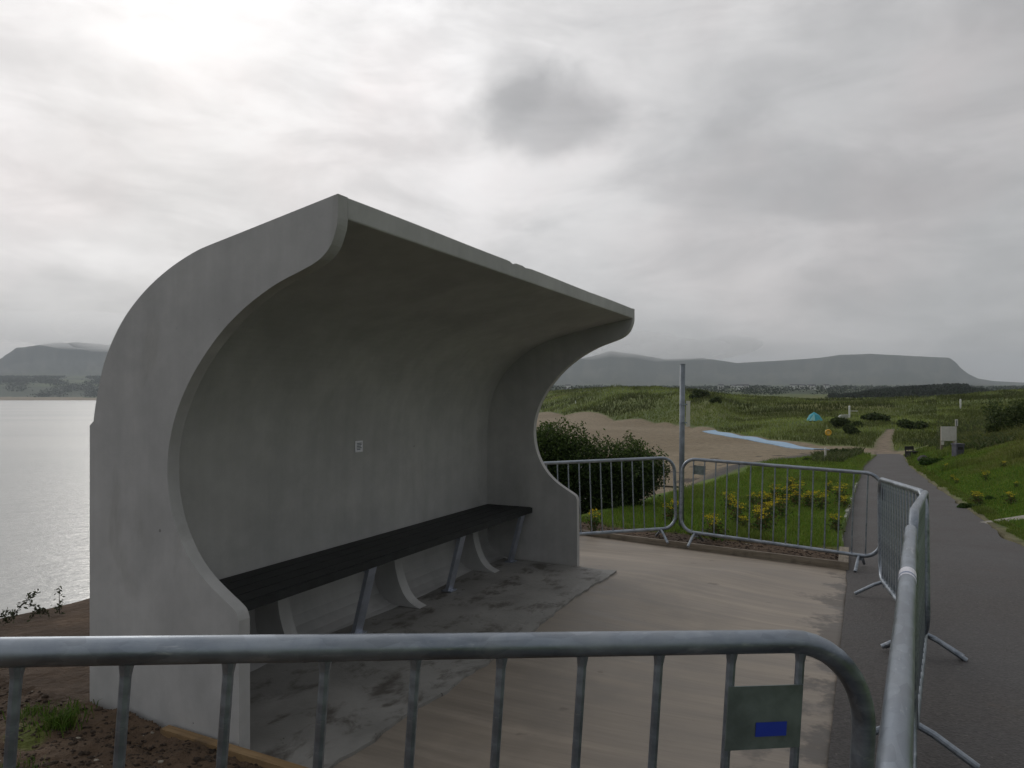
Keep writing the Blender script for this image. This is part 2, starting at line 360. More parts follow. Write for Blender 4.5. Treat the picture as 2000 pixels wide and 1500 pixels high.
# sharp skyline: blend each column's ridge height in exactly
_rid = EYE+(HOR-ridge(_pkf))/F_PX*np.where(_pkf <= 700, 6600, 7500)
def _bil(px, Y):
    a = np.clip(np.interp(px, _pkf, np.arange(len(_pkf))), 0, len(_pkf)-1.001); b = np.clip((np.log(np.maximum(Y, 20.1))-_logY[0])/(_logY[1]-_logY[0]), 0, len(_logY)-1.001)
    i = a.astype(int); j = b.astype(int); u = a-i; v = b-j
    return (_tabF[i, j]*(1-u)+_tabF[i+1, j]*u)*(1-v)+(_tabF[i, j+1]*(1-u)+_tabF[i+1, j+1]*u)*v
# rebuild the mountain part of the table with the fine skyline
for _i, _p in enumerate(_pkf):
    pkY = 6600 if _p <= 500 else 7500; bs = 5000.
    m = _logY > math.log(bs)
    zb = np.interp(math.log(bs), _logY, _tabF[_i]); Ym = np.exp(_logY[m])
    t = np.clip((Ym-bs)/(pkY-bs), 0, 1); zt = EYE+(HOR-float(ridge(_p)))/F_PX*pkY
    up = zb+(zt-zb)*(t**1.25*.75+.25*np.clip((t-.72)/.22, 0, 1)**1.0)
    _tabF[_i, m] = np.where(Ym <= pkY, up, zt*(1-.8*np.clip((Ym-pkY)/3500, 0, 1)))

def pxY(x, y):
    x = np.asarray(x, float); y = np.asarray(y, float); r = np.hypot(x, y); th = np.arctan2(x, y)
    tc_ = np.clip(th, R(-63), R(63)); Y = r*np.cos(tc_); return 1000+F_PX*np.tan(tc_), Y
PHI = R(90-26.0577); FX, FY = -1.163, 3.184
ux, uy = math.cos(PHI), math.sin(PHI)
def to_st(x, y): dx = x-FX; dy = y-FY; return dx*ux+dy*uy, -dx*uy+dy*ux
def from_st(s, t): return FX+s*ux-t*uy, FY+s*uy+t*ux
# far edge of the slab, as two world points
SA, SB = (.89, 9.58), (3.57, 7.57)
def beyond_slab(x, y):      # >0 past the far edge board
    nx, ny = (SB[1]-SA[1]), -(SB[0]-SA[0]); L = math.hypot(nx, ny); return -((x-SA[0])*nx+(y-SA[1])*ny)/L
def slab_z(s, t):
    x, y = from_st(s, t); za = .21-.058*np.minimum(y, 7.4)
    k = sstep(-t, .4, 2.3); k2 = sstep(s, 3.8, 6.2); k = np.maximum(k, k2)
    return k*za
def terrain(x, y, detail=True):
    x = np.asarray(x, float); y = np.asarray(y, float); px, Y = pxY(x, y); s, t = to_st(x, y)
    L = Ledge(y); E = Eedge(y); zp = zpath(y)
    zfar = _bil(px, Y)
    # dunes / field relief
    fade = sstep(Y, Sedge(px)*1.0, Sedge(px)*1.12+3)
    zfar = zfar+fade*np.where(Y < 900, (fbm(x, y, 1/26., 4)*2.0+fbm(x, y, 1/7., 3)*.5)*np.clip(Y/150, .5, 1.2)*sstep(Y, Sedge(px)*1.03, Sedge(px)*1.3+6), 0)*np.where(px < 400, 0, 1)
    mt = sstep(Y, 4700, 5600)*(1-sstep(Y, 6500, 7600))
    zfar = zfar+mt*fbm(px*6, Y*.25, 1/260., 5)*26+sstep(Y, 900, 2500)*(1-sstep(Y, 4500, 5200))*fbm(x, y, 1/420., 4)*7
    zfar = np.where(Y < Sedge(px), np.where(px > 1000, np.where(x < -30, -3.9-5*sstep(-x, 30, 75), zfar+fbm(x, y, 1/14., 3)*.12), -9), zfar)
    # near headland
    bump_ = fbm(x, y, 1/1.8, 4)
    soil = .085+.065*np.clip(3.2-y, 0, 3)+.20*sstep(y, 3.6, 4.8)+bump_*.04
    plat = zp+.10-.03*(1-sstep(beyond_slab(x, y), .5, 1.0))+.085*sstep(L-x, 0, 3)*(1-sstep(y, 11, 20))+fbm(x, y, 1/2.5, 3)*.06*sstep(beyond_slab(x, y), .5, 3)
    wl = sstep(t, -1.0, .6)*(1-sstep(s, -.2, 1.5))           # soil heap to the left of the shelter
    near_left = np.where(beyond_slab(x, y) > .036, plat, np.where(s < -.09, (1-wl)*(.03+.06*np.clip(3.2-y, 0, 3))+wl*soil, -.05))
    near_left = np.where((t > 1.05) & (s >= -.09) & (beyond_slab(x, y) <= 0), soil*.0+.06+bump_*.05, near_left)
    dr = x-(L+PW)
    right = zp+.02+(2.7*(1-np.exp(-np.clip(dr, 0, 80)/9)))*sstep(y, 6, 26)+.25*sstep(dr, 0, 4)+fbm(x, y, 1/5., 4)*.22*sstep(dr, .5, 4)
    onpath = zp-.05
    z = np.where(x < L, near_left, np.where(dr > 0, right, onpath))
    # inside the slab footprint keep the earth below the slab
    ins = (s > -.09) & (t < 1.05) & (beyond_slab(x, y) <= .036) & (x < L+.4)
    z = np.where(ins, np.minimum(z, slab_z(s, t)-.08), z)
    # cliff / bank beyond the edge
    e = E-x+fbm(x, y, 1/2.2, 3)*.25*sstep(y, 3, 12)
    wseaward = sstep(e, 0, np.where(y > 11, 2.6+.09*y, 2.2))
    low = np.where(y > 11, np.where(x < -30, zfar, zfar+1.1*np.exp(-np.clip(e, 0, 99)/14)), -9.)
    low = np.where((y > 8) & (y <= 11), -9+(y-8)/3*5.0, low) if True else low
    z = z*(1-wseaward)+low*wseaward
    # join to the far country past the beach access
    k = sstep(y, 66, 80); z = z*(1-k)+np.where(px > 1000, zfar+np.where(px > 1830, 2.0*(1-sstep(Y, 80, 240)), 0), zfar)*k
    z = np.where((y > 11) & (px < 950) & (x < E-3), zfar, z)
    if detail:
        heap = sstep(t, -1.2, .2)*(s < -.07)*(e > -99)*(1-sstep(e, -.2, .6))*(x < L)
        z = z+heap*(fbm(x, y, 1/.22, 4, .6)*.040+fbm(x, y, 1/.07, 3, .6)*.012)
        soilb = sstep(beyond_slab(x, y), .02, .12)*(1-sstep(beyond_slab(x, y), .8, 1.3))*(x < L)*(1-sstep(e, -.2, .6))
        z = z+soilb*(fbm(x, y, 1/.25, 4, .6)*.025)
    return z
def tcolor(x, y, z):
    px, Y = pxY(x, y); s, t = to_st(x, y); L = Ledge(y); E = Eedge(y); n = len(x)
    soil = np.array([.075, .052, .036]); soil2 = np.array([.11, .075, .05]); grass = np.array([.095, .16, .024]); grass2 = np.array([.14, .19, .033])
    dune = np.array([.155, .185, .060]); dune2 = np.array([.105, .14, .045]); sand = np.array([.225, .18, .118]); sand2 = np.array([.27, .22, .15]); far = np.array([.055, .075, .045]); rock = np.array([.09, .085, .08])
    mix = lambda a, b, k: a*(1-k[:, None])+b*k[:, None]
    A = lambda c: np.tile(c, (n, 1))
    f1 = sstep(fbm(x, y, 1/9., 4), -.35, .35); f2 = sstep(fbm(x, y, 1/1.3, 4), -.3, .4)
    # far
    cf = mix(A(dune), A(dune2), f1); cf = mix(cf, A(np.array([.165, .165, .055])), sstep(fbm(x, y, 1/40., 3), .0, .5)*sstep(Y, 90, 200))
    cf = mix(cf, mix(A(far), A(np.array([.09, .12, .05])), sstep(fbm(x, y, 1/160., 3), .0, .4)), sstep(Y, 700, 1300))
    cf = mix(cf, mix(A(np.array([.045, .055, .045])), A(np.array([.085, .09, .07])), sstep(fbm(px*5, Y*.12, 1/90., 4), -.1, .5)), sstep(Y, 4600, 5600))
    cf = mix(cf, A(sand2), ((px < 500) & (Y < 2560)).astype(float))
    S = Sedge(px)*(1+.012*fbm(x, y, 1/5., 3)); sd_ = mix(A(sand), A(sand2), sstep(fbm(x, y, 1/18., 4), -.4, .4))
    beach = (1-sstep(Y, S, S*1.015+.5))
    cf = mix(cf, sd_, beach)
    # trail that climbs from the beach access into the dunes
    tr = np.exp(-((x-np.interp(y, [60, 72, 82, 95], [31.5, 37.2, 42.6, 50.3]))/np.interp(y, [60, 75, 95], [2.2, 1.25, .6]))**4)*((y > 62) & (y < 94))
    g = mix(A(grass), A(grass2), f2); g = mix(g, A(np.array([.11, .125, .04])), sstep(fbm(x, y, 1/3.5, 4), .1, .6)*sstep(y, 18, 40))
    sl = mix(A(soil), A(soil2), f2)
    b = beyond_slab(x, y)
    left = np.where(((b > 0))[:, None], mix(sl, g, sstep(b+fbm(x, y, 1/.6, 3)*.35, .65, 1.1)), sl)
    left = np.where((b > 0)[:, None], left, mix(left, g, sstep(fbm(x, y, 1/.5, 3), .55, .7)*.6))
    dr = x-(L+PW); right = mix(g, A(np.array([.14, .145, .045])), sstep(dr+fbm(x, y, 1/4., 3)*2, 1, 3.5)*sstep(y, 12, 22)*.8)
    edge_sand = (1-sstep(dr+fbm(x, y, 1/.5, 3)*.12, .03, .28)); right = mix(right, A(np.array([.17, .14, .10])), edge_sand*.8)
    nr = np.where((x < L)[:, None], left, right)
    e = E-x; nr = mix(nr, np.where((y > 11)[:, None], mix(A(rock), sd_, sstep(e, 1.5, 4.)), A(rock)), sstep(e, .3, 1.2))
    k = sstep(y, 62, 74); c = mix(nr, cf, k); c = np.where(((y > 11) & (x < E-4))[:, None], cf, c)
    # wrack and pebbles at the head of the beach
    wr = (sstep(fbm(x*1.0, y*.5, 1/1.2, 4), .28, .45))*(y > 14)*(y < 62)*(e > 3)*(1-sstep(e, 9, 15)); c = mix(c, A(np.array([.06, .05, .045])), wr*.85)
    c = mix(c, A(np.array([.25, .20, .15])), np.clip(tr, 0, 1)*.95)
    return c

th = np.concatenate([np.linspace(-180, -48, 60)[:-1], np.linspace(-48, -38, 30)[:-1], np.linspace(-38, 38, 900), np.linspace(38, 48, 30)[1:], np.linspace(48, 180, 60)[1:-1]])
rr = np.concatenate([np.geomspace(.35, 2.4, 40)[:-1], np.geomspace(2.4, 9.5, 330)[:-1], np.geomspace(9.5, 80, 230)[:-1], np.geomspace(80, 400, 230)[:-1], np.geomspace(400, 12400, 230)])
TH, RR = np.meshgrid(np.radians(th), rr, indexing='ij'); gx = (RR*np.sin(TH)).ravel(); gy = (RR*np.cos(TH)).ravel()
gz = terrain(gx, gy); gc = tcolor(gx, gy, gz)
nt_, nr_ = TH.shape; idx = np.arange(nt_*nr_).reshape(nt_, nr_); i2 = np.roll(idx, -1, 0)
Fq = np.stack([idx[:, :-1], idx[:, 1:], i2[:, 1:], i2[:, :-1]], -1).reshape(-1, 4)
Vt = np.stack([gx, gy, gz], 1)
c0 = len(Vt); Vt = np.vstack([Vt, [[0, 0, float(terrain(np.array([0.]), np.array([.01]))[0])]]]); gc = np.vstack([gc, gc[:1]])
Fq = np.vstack([Fq, np.stack([idx[:, 0], i2[:, 0], np.full(nt_, c0), np.full(nt_, c0)], 1)[::1]])[:len(Fq)]
kind(raw('ground', Vt, Fq, M_terrain, col=gc, smooth=True), 'structure')
def gz1(x, y): return float(terrain(np.array([x]), np.array([y]), True)[0])

def hit(px, py, y0=6.0):                       # depth at which the sight line through a photo pixel meets the ground
    Y = np.geomspace(y0, 3000, 2500); x = (px-1000)/F_PX*Y; g = terrain(x, Y) > EYE-(py-HOR)/F_PX*Y
    return float(Y[np.argmax(g)]) if g.any() else None
def stand(px, pyb, Y):
    h_ = hit(px, pyb) if pyb else None; Y = h_ if h_ and Y*.5 < h_ < Y*2 else Y
    x = (px-1000)/F_PX*Y; return x, Y, gz1(x, Y)
# sea
def water(T, b):
    c = coord(T)
    n = T.noise(T.vmath('MULTIPLY', c, (.35, 1.0, 1)), .9, 6, .65); n2 = T.noise(T.vmath('MULTIPLY', c, (.5, 1.0, 1)), 5.0, 4, .6)
    bump(T, b, T.math('ADD', n, T.math('MULTIPLY', n2, .25)), .5, .2)
    b.inputs['IOR'].default_value = 1.33
    T.put(b.inputs['Base Color'], T.mix(T.mapr(T.noise(T.vmath('MULTIPLY', c, (.004, .02, 1)), 1.0, 4), .35, .65, 0, 1), (.44, .45, .43), (.50, .50, .475)))  # pale base colour stands in for sun glitter on the waves
M_water = mat('sea_water', rough=.22, build=water)
bm = bmesh.new(); vs = [bm.verts.new(p) for p in ((-9000, -3000, -6.5), (600, -3000, -6.5), (600, 2900, -6.5), (-9000, 2900, -6.5))]; bm.faces.new(vs)
kind(obj('sea', bm, M_water), 'structure')

# asphalt path: strip a little above the earth
ys = np.concatenate([np.linspace(-6, 12, 90), np.linspace(12.3, 68, 120)]); Vp = []; K = 12
for y in ys:
    l = float(Ledge(y)); rag = .03*float(fbm(np.array([1.]), np.array([y]), 1/.6, 3)[0]); ragr = .16*float(fbm(np.array([5.]), np.array([y]), 1/1.1, 4)[0])+.05*float(fbm(np.array([9.]), np.array([y]), 1/.2, 2)[0])
    for k in range(K+1):
        u = k/K; x = l+(.0 if y > 7 else .02)+u*(PW+ragr); Vp.append((x, y, float(zpath(y))+.012+.015*math.sin(u*math.pi)))
Vp = np.array(Vp); I = np.arange(len(Vp)).reshape(len(ys), K+1)
kind(raw('path', Vp, np.stack([I[:-1, :-1], I[:-1, 1:], I[1:, 1:], I[1:, :-1]], -1).reshape(-1, 4), M_asph, smooth=True), 'structure')

# concrete slab round the shelter (local frame: x along the shelter, y towards its back)
def slab_mesh(name, s0, s1, t0, t1, ns, ntt, zf, m, edge=None, thick=.12):
    S = np.linspace(s0, s1, ns); V = []
    for s in S:
        a, b_ = (t0, t1) if edge is None else edge(s)
        for k in range(ntt+1):
            t = a+(b_-a)*k/ntt; V.append((s, t, zf(s, t)))
    V = np.array(V); I = np.arange(len(V)).reshape(ns, ntt+1)
    bm = bmesh.new(); bv = [bm.verts.new(v) for v in V]
    for i in range(ns-1):
        for k in range(ntt): bm.faces.new((bv[I[i, k]], bv[I[i+1, k]], bv[I[i+1, k+1]], bv[I[i, k+1]]))
    loop = [I[i, 0] for i in range(ns)]+[I[-1, k] for k in range(1, ntt+1)]+[I[i, -1] for i in range(ns-2, -1, -1)]+[I[0, k] for k in range(ntt-1, 0, -1)]
    lo = [bm.verts.new(Vector(V[i])-Vector((0, 0, thick))) for i in loop]
    for a in range(len(loop)):
        b2 = (a+1) % len(loop); bm.faces.new((bv[loop[a]], lo[a], lo[b2], bv[loop[b2]]))
    o = obj(name, bm, m); o.location = (FX, FY, 0); o.rotation_euler = (0, 0, PHI)
    return o
sA, tA = to_st(*SA); sB, tB = to_st(*SB)
def far_s(t): return sB+(sA-sB)*(t-tB)/(tA-tB)
nS, nT = 70, 40
V = []
for i in range(nS):
    for k in range(nT+1):
        t = -2.36+(1.10+2.36)*k/nT; s1 = far_s(t)-.015; s = -.05+(s1+.05)*i/(nS-1)
        wob = .02*math.sin(s*3.1)+.012*math.sin(s*9) if k == 0 else 0
        V.append((s, t+wob, float(slab_z(s, t))+(-.004 if t < -.3 and s > .0 else -.004)))
V = np.array(V); I = np.arange(len(V)).reshape(nS, nT+1)
bm = bmesh.new(); bv = [bm.verts.new(v) for v in V]
for i in range(nS-1):
    for k in range(nT): bm.faces.new((bv[I[i, k]], bv[I[i+1, k]], bv[I[i+1, k+1]], bv[I[i, k+1]]))
loop = list(I[:, 0])+list(I[-1, 1:])+list(I[:-1, -1][::-1])+list(I[0, 1:-1][::-1])
lo = [bm.verts.new(Vector(V[i])-Vector((0, 0, .12))) for i in loop]
for a in range(len(loop)): bm.faces.new((bv[loop[a]], lo[a], lo[(a+1) % len(loop)], bv[loop[(a+1) % len(loop)]]))
o = obj('concrete_pavement', bm, M_slab, smooth=True); o.location = (FX, FY, 0); o.rotation_euler = (0, 0, PHI); kind(o, 'structure')
me = o.data
# rough, damp base slab under the shelter with a broken front edge
def ap_edge(s):
    j = .016*math.sin(s*2.3+1)+.006*math.sin(s*17)+.004*math.sin(s*41+2)+.03*float(fbm(np.array([s]), np.array([2.]), 1/.25, 3)[0])
    return -.40+j*(1 if s < 3.8 else .6), .98
o = slab_mesh('concrete_base', -.04, 4.0, 0, 0, 150, 36, lambda s, t: .012+.004*math.sin(s*3+t*5)*(t > -.3), M_apron, ap_edge, .03)
kind(o, 'structure')

# ------------------------------------------------------------------ the shelter
LI, WT = 4.062, .063
back = [(-.544, 2.424), (-.199, 2.358), (.043, 2.311), (.20, 2.281), (.263, 2.266), (.343, 2.240), (.445, 2.199), (.55, 2.145), (.647, 2.082), (.735, 2.01), (.803, 1.937), (.86, 1.858), (.906, 1.777), (.935, 1.704), (.96, 1.62), (.980, 1.54), (.990, 1.485)]
back = [back[0]]+catmull(back[2:], 4)+[(1.02, 1.462), (1.02, 1.0), (1.02, -.12)]
front = [(-.544, 2.327), (-.537, 2.285), (-.51, 2.222), (-.47, 2.180), (-.42, 2.152), (-.343, 2.125), (-.25, 2.095), (-.16, 2.058), (-.039, 1.995), (.075, 1.918), (.16, 1.845), (.235, 1.768), (.30, 1.69), (.353, 1.61), (.40, 1.52), (.432, 1.43), (.450, 1.35), (.455, 1.27), (.450, 1.19), (.435, 1.11), (.408, 1.03), (.363, .945), (.30, .86), (.215, .785), (.12, .725), (.045, .682), (.015, .658), (.002, .625)]
front = catmull(front, 3)+[(0.0, .3), (0, -.12)]
inner = [(-.36, 2.300), (-.20, 2.270), (.064, 2.212), (.30, 2.150), (.49, 2.068), (.66, 1.955), (.785, 1.83), (.875, 1.69), (.925, 1.56), (.950, 1.44), (.962, 1.30), (.966, 1.17)]
inner = [(-.544, 2.333)]+catmull(inner, 4)+[(.968, .8), (.968, .22), (.955, .15), (.92, .09), (.86, .045), (.80, .02), (.74, .010), (.74, -.12)]
shelter = empty('promenade_shelter', (FX, FY, 0), PHI)
tag(shelter, 'grey concrete wave-shaped seafront shelter with curved back and overhanging roof', 'shelter')
def prism(poly, s0, s1, taper=0.0):
    bm = bmesh.new(); A = [bm.verts.new((s0, t, z)) for t, z in poly]; B = [bm.verts.new((s1, t, z)) for t, z in poly]; n = len(poly)
    for i in range(n): bm.faces.new((A[i], A[(i+1) % n], B[(i+1) % n], B[i]))
    fa = bm.faces.new(A[::-1]); fb = bm.faces.new(B)
    bmesh.ops.recalc_face_normals(bm, faces=bm.faces[:]); bmesh.ops.triangulate(bm, faces=[fa, fb])
    return bm
side = back+front[::-1]
for s0, s1 in ((-WT, 0), (LI, LI+WT)):
    o = obj('side_wall', prism(side, s0, s1), M_conc, shelter)
    mo = o.modifiers.new('soft_edge', 'BEVEL'); mo.width = .007; mo.segments = 2; mo.limit_method = 'ANGLE'; mo.angle_limit = R(60)
shell = back+inner[::-1]
# shell split into stations so the lip can be slightly uneven
bm = bmesh.new(); stn = np.linspace(.0005, LI-.0005, 90); rings = []
for s in stn:
    chip = .012*max(0, 1-abs(s-1.55)/.05)+.010*max(0, 1-abs(s-1.75)/.04)+.006*max(0, 1-abs(s-2.9)/.03)
    rings.append([bm.verts.new((s, t, z-(chip if i == 0 else 0)+(.0015*math.sin(s*4) if i == 0 else 0))) for i, (t, z) in enumerate(shell)])
n = len(shell)
for A, B in zip(rings, rings[1:]):
    for i in range(n): bm.faces.new((A[i], A[(i+1) % n], B[(i+1) % n], B[i]))
o = obj('curved_shell', bm, M_conc, shelter)
mo = o.modifiers.new('soft_edge', 'BEVEL'); mo.width = .006; mo.segments = 2; mo.limit_method = 'ANGLE'; mo.angle_limit = R(50)
for s in (1.02, 2.24, 3.47):                                   # fins under the bench
    fin = [(.975, .480), (.79, .480), (.78, .36), (.765, .27), (.735, .18), (.69, .10), (.63, .045), (.55, .014), (.975, .012)]
    fin = [fin[0]]+catmull(fin[1:8], 3)+[fin[-1]]
    bm = prism(fin, s-.05, s+.05); obj('bench_fin', bm, M_conc, shelter)
# bench inside
bench = empty('slatted_bench', (*from_st(LI/2, .72), 0), PHI)
tag(bench, 'long black slatted bench on steel legs inside the concrete shelter', 'bench')
ox, oy = LI/2, .72
for k in range(4):
    t0 = .475+k*.122
    bm = bmesh.new(); box(bm, .012-ox, LI-.03-ox, t0-oy, t0+.112-oy, .487, .532); bevel(bm, .006); obj('slat', bm, M_slat, bench)
bm = bmesh.new(); box(bm, .012-ox, LI-.03-ox, .455-oy, .474-oy, .480, .528); bevel(bm, .004); obj('front_rail', bm, M_slat, bench)
for s in (.36, 1.53, 2.73, 3.88):
    bm = bmesh.new()
    tube_pts = [(.478, .484), (.605, .012)]
    (ta, za), (tb, zb) = tube_pts; hw = .042
    v = []
    for dt, dz in ((0, 0), (.045, .0)):
        for ss in (-hw, hw): v.append((ss, dt, dz))
    P = [bm.verts.new((s+ss-ox, t_+dt-oy, z_)) for (t_, z_) in tube_pts for ss in (-hw, hw) for dt in (0, .03)]
    # P order: top(-,0)(-,1)(+,0)(+,1) bottom same
    for f in ((0, 2, 3, 1), (4, 5, 7, 6), (0, 4, 6, 2), (1, 3, 7, 5), (0, 1, 5, 4), (2, 6, 7, 3)): bm.faces.new([P[i] for i in f])
    box(bm, s-hw-ox, s-hw+.008-ox, .50-oy, .93-oy, .448, .485)          # bracket under the slats
    box(bm, s-.05-ox, s+.05-ox, .57-oy, .66-oy, .012, .022)
    obj('leg', bm, M_legs, bench)
# small notice on the back wall
nt = empty('wall_notice', (*from_st(1.99, .961), 1.235), PHI)
tag(nt, 'small white printed notice stuck on the shelter back wall', 'notice')
bm = bmesh.new(); box(bm, -.044, .044, -.0025, 0.003, -.042, .042); obj('sheet', bm, M_white, nt)
bm = bmesh.new()
for i, (a, b_) in enumerate(((-.026, .028), (-.026, .028), (-.026, .020), (-.026, .028), (-.026, .014))):
    z = .024-i*.0115; box(bm, a, b_, -.0034, -.0027, z-.003, z+.003)
obj('print', bm, M_ink, nt)

# ------------------------------------------------------------------ pedestrian barriers
BW, BH, TR = 2.17, 1.02, .020
BZ0 = .14; BR = .165; NB = 15; GAP = (BW-.135*(NB-1))/2
def frame_pts():
    p = []; x0, x1, z0, z1 = 0, BW, BZ0, BH; r = BR
    for cx, cz, a0 in ((x1-r, z0+r, -90), (x1-r, z1-r, 0), (x0+r, z1-r, 90), (x0+r, z0+r, 180)):
        for k in range(11): a = R(a0+9*k); p.append((cx+r*math.cos(a), 0, cz+r*math.sin(a)))
    # subdivide the long sides a little
    q = []
    for i in range(len(p)):
        a = Vector(p[i]); b = Vector(p[(i+1) % len(p)]); q.append(a); L = (b-a).length
        if L > .2:
            for k in range(1, 8): q.append(a+(b-a)*k/8)
    return q
def make_barrier():
    root = empty('crowd_barrier', (0, 0, 0))
    bm = bmesh.new(); tube(bm, frame_pts(), TR, 16, True); obj('frame', bm, M_galv, root, True)
    bm = bmesh.new(); tube(bm, [(0, 0, BZ0), (0, 0, BH-.01)], .0078, 8); tube(bm, [(0, 0, BH-.034), (0, 0, BH-.017)], .0080, 8, False, .0105); tube(bm, [(0, 0, BZ0+.034), (0, 0, BZ0+.017)], .0080, 8, False, .0105); fm = bm
    me = bpy.data.meshes.new('bar'); fm.to_mesh(me); fm.free(); me.materials.append(M_galv)
    for k in range(NB): b = link_obj('bar', me, root); b.location = (GAP+.135*k, 0, 0)
    for x in (.19, BW-.19):
        bm = bmesh.new()
        for sg in (-1, 1):
            tube(bm, [(x+.012*sg, .0, BZ0-.006), (x+.012*sg, sg*.07, BZ0-.035), (x+.012*sg, sg*.225, .012)], .0155, 10)
        box(bm, x-.028, x+.028, -.006, .006, BZ0-.05, BZ0-.012)
        obj('foot', bm, M_galv, root)
    bm = bmesh.new(); x = GAP
    box(bm, x-.001, x+.135+.008, .008, .011, BH-.180, BH-.072); obj('name_plate', bm, M_plate, root)
    return root
def place(o, a, b, za, zb, anchor=.5):       # ends a,b (plan), top heights of the rail centre at each end
    A = Vector((*a, za-BH)); B = Vector((*b, zb-BH)); xd = (B-A).normalized(); h = Vector((xd.x, xd.y, 0)).normalized(); yd = Vector((-h.y, h.x, 0)); zd = xd.cross(yd).normalized()
    A = A+((B-A)-xd*BW)*anchor; A = A+Vector((0, 0, BH))-zd*BH
    M = Matrix((xd, yd, zd)).transposed().to_4x4(); M.translation = A; o.matrix_world = M
b0 = make_barrier()
near = b0
def newb(): return copy_tree(b0)
c_ = newb(); a_ = newb(); bb = newb(); f1_ = newb(); f2_ = newb()
for ch in list(f1_.children):
    if ch.name.startswith('name_plate'): bpy.data.objects.remove(ch)
GB = 'galvanised crowd barriers ringing the shelter'
# near barrier: its plate sits at the right end, so it runs right to left
place(near, (.644, 1.293), (-1.298, .817), 1.163, 1.30, 0)
place(bb, (.368, .70), (1.565, 2.81), 1.165, 1.105, 0); bb.matrix_world = bb.matrix_world @ Matrix.Diagonal((1.12, 1, 1, 1))
place(c_, (1.64, 2.93), (2.74, 4.75), 1.128, .975)
place(a_, (3.313, 6.46), (2.55, 4.42), .872, 1.012)
place(f2_, (2.07, 8.68), (3.865, 7.48), .868, .805)
place(f1_, (2.02, 8.93), (-.122, 8.58), .858, .795)
tag(near, 'galvanised barrier nearest the camera across the bottom with a blue sticker on its plate', 'barrier', GB)
tag(bb, 'barrier edge-on at the right whose top rail carries a small white label', 'barrier', GB)
tag(c_, 'middle barrier of the right hand row with feet splayed on the asphalt', 'barrier', GB)
tag(a_, 'farthest barrier of the right hand row, turned back towards the slab corner', 'barrier', GB)
tag(f2_, 'far barrier right of the tall grey post, in front of yellow flowers', 'barrier', GB)
tag(f1_, 'far barrier left of the tall grey post, in front of the dark bush', 'barrier', GB)
pl = [c for c in near.children if c.name.startswith('name_plate')][0]
bm = bmesh.new(); x = GAP
box(bm, x+.028, x+.088, .0118, .0124, BH-.158, BH-.134)
st = obj('blue_sticker', bm, M_blue, pl)
# the near barrier runs right to left, so its +y side faces away: put plate art on the side the camera sees
for q in (pl,):
    q.location = (0, -.0, 0)
bm = bmesh.new(); xs_ = 1.15
tube(bm, [(xs_, 0, BH), (xs_+.09, 0, BH)], TR+.0009, 20); lb = obj('rail_label', bm, M_white, bb)
bm = bmesh.new(); tube(bm, [(xs_+.015, 0, BH), (xs_+.03, 0, BH)], TR+.0014, 20); obj('label_band', bm, M_bluegrey, lb)

# ------------------------------------------------------------------ timber edging, kerbs
def plank(name, p0, p1, wd, ht, m, label, cat, z0=None, z1=None):
    a = Vector((p0[0], p0[1], z0)); b = Vector((p1[0], p1[1], z1)); L = (b-a).length
    o = empty(name, a) if False else None
    bm = bmesh.new(); box(bm, 0, L, -wd/2, wd/2, -ht, 0); bmesh.ops.subdivide_edges(bm, edges=bm.edges[:], cuts=0) if False else None; bevel(bm, .004, 1)
    o = obj(name, bm, m); xd = (b-a).normalized(); h = Vector((xd.x, xd.y, 0)).normalized(); yd = Vector((-h.y, h.x, 0))
    M = Matrix((xd, yd, xd.cross(yd))).transposed().to_4x4(); M.translation = a; o.matrix_world = M
    return tag(o, label, cat)
da = Vector((SB[0]-SA[0], SB[1]-SA[1])).normalized(); off = Vector((-da.y, da.x))*.02
plank('edging_board', (SA[0]-da.x*1.2+off.x*1.2, SA[1]-da.y*1.2+off.y*1.2), (SB[0]-.02+off.x*1.2, SB[1]+off.y*1.2), .036, .22, M_board, 'long thin timber board along the far edge of the concrete slab', 'board', -.172, -.140)
pd = Vector((.44, .90))
plank('timber_offcut', (3.53, 7.64), (3.94, 8.50), .10, .16, M_board, 'short pale timber piece at the slab corner beside the asphalt', 'timber', -.150, -.165)
plank('form_plank', from_st(-.105, .42), from_st(-.105, -.95), .045, .14, M_timber, 'yellowish timber plank half buried in soil below the near side wall', 'plank', .098, .082)
# worn kerb along the path
bm = bmesh.new(); yy = np.arange(8.6, 21.5, .45); prev = None
for i, y in enumerate(yy):
    if i % 9 in (4,): continue
    y1 = y+.43; l0 = float(Ledge(y)); l1 = float(Ledge(y1)); z0 = float(zpath(y)); z1 = float(zpath(y1)); j = rnd.uniform(-.015, .015); hh = .115+rnd.uniform(-.03, .01)
    vs = [bm.verts.new(p) for p in ((l0-.07+j, y, z0-.1), (l0+j, y, z0-.1), (l1+j, y1, z1-.1), (l1-.07+j, y1, z1-.1), (l0-.07+j, y, z0+hh), (l0+j, y, z0+hh), (l1+j, y1, z1+hh), (l1-.07+j, y1, z1+hh))]
    for f in ((0, 3, 2, 1), (4, 5, 6, 7), (0, 1, 5, 4), (1, 2, 6, 5), (2, 3, 7, 6), (3, 0, 4, 7)): bm.faces.new([vs[q] for q in f])
bevel(bm, .008, 1)
tag(obj('path_kerb', bm, M_kerb), 'worn pale kerb between the asphalt path and the flowery grass', 'kerb')
bm = bmesh.new(); pts = [(7.72, 11.85), (8.6, 11.83), (10.0, 11.78), (13, 11.7), (18, 11.6)]
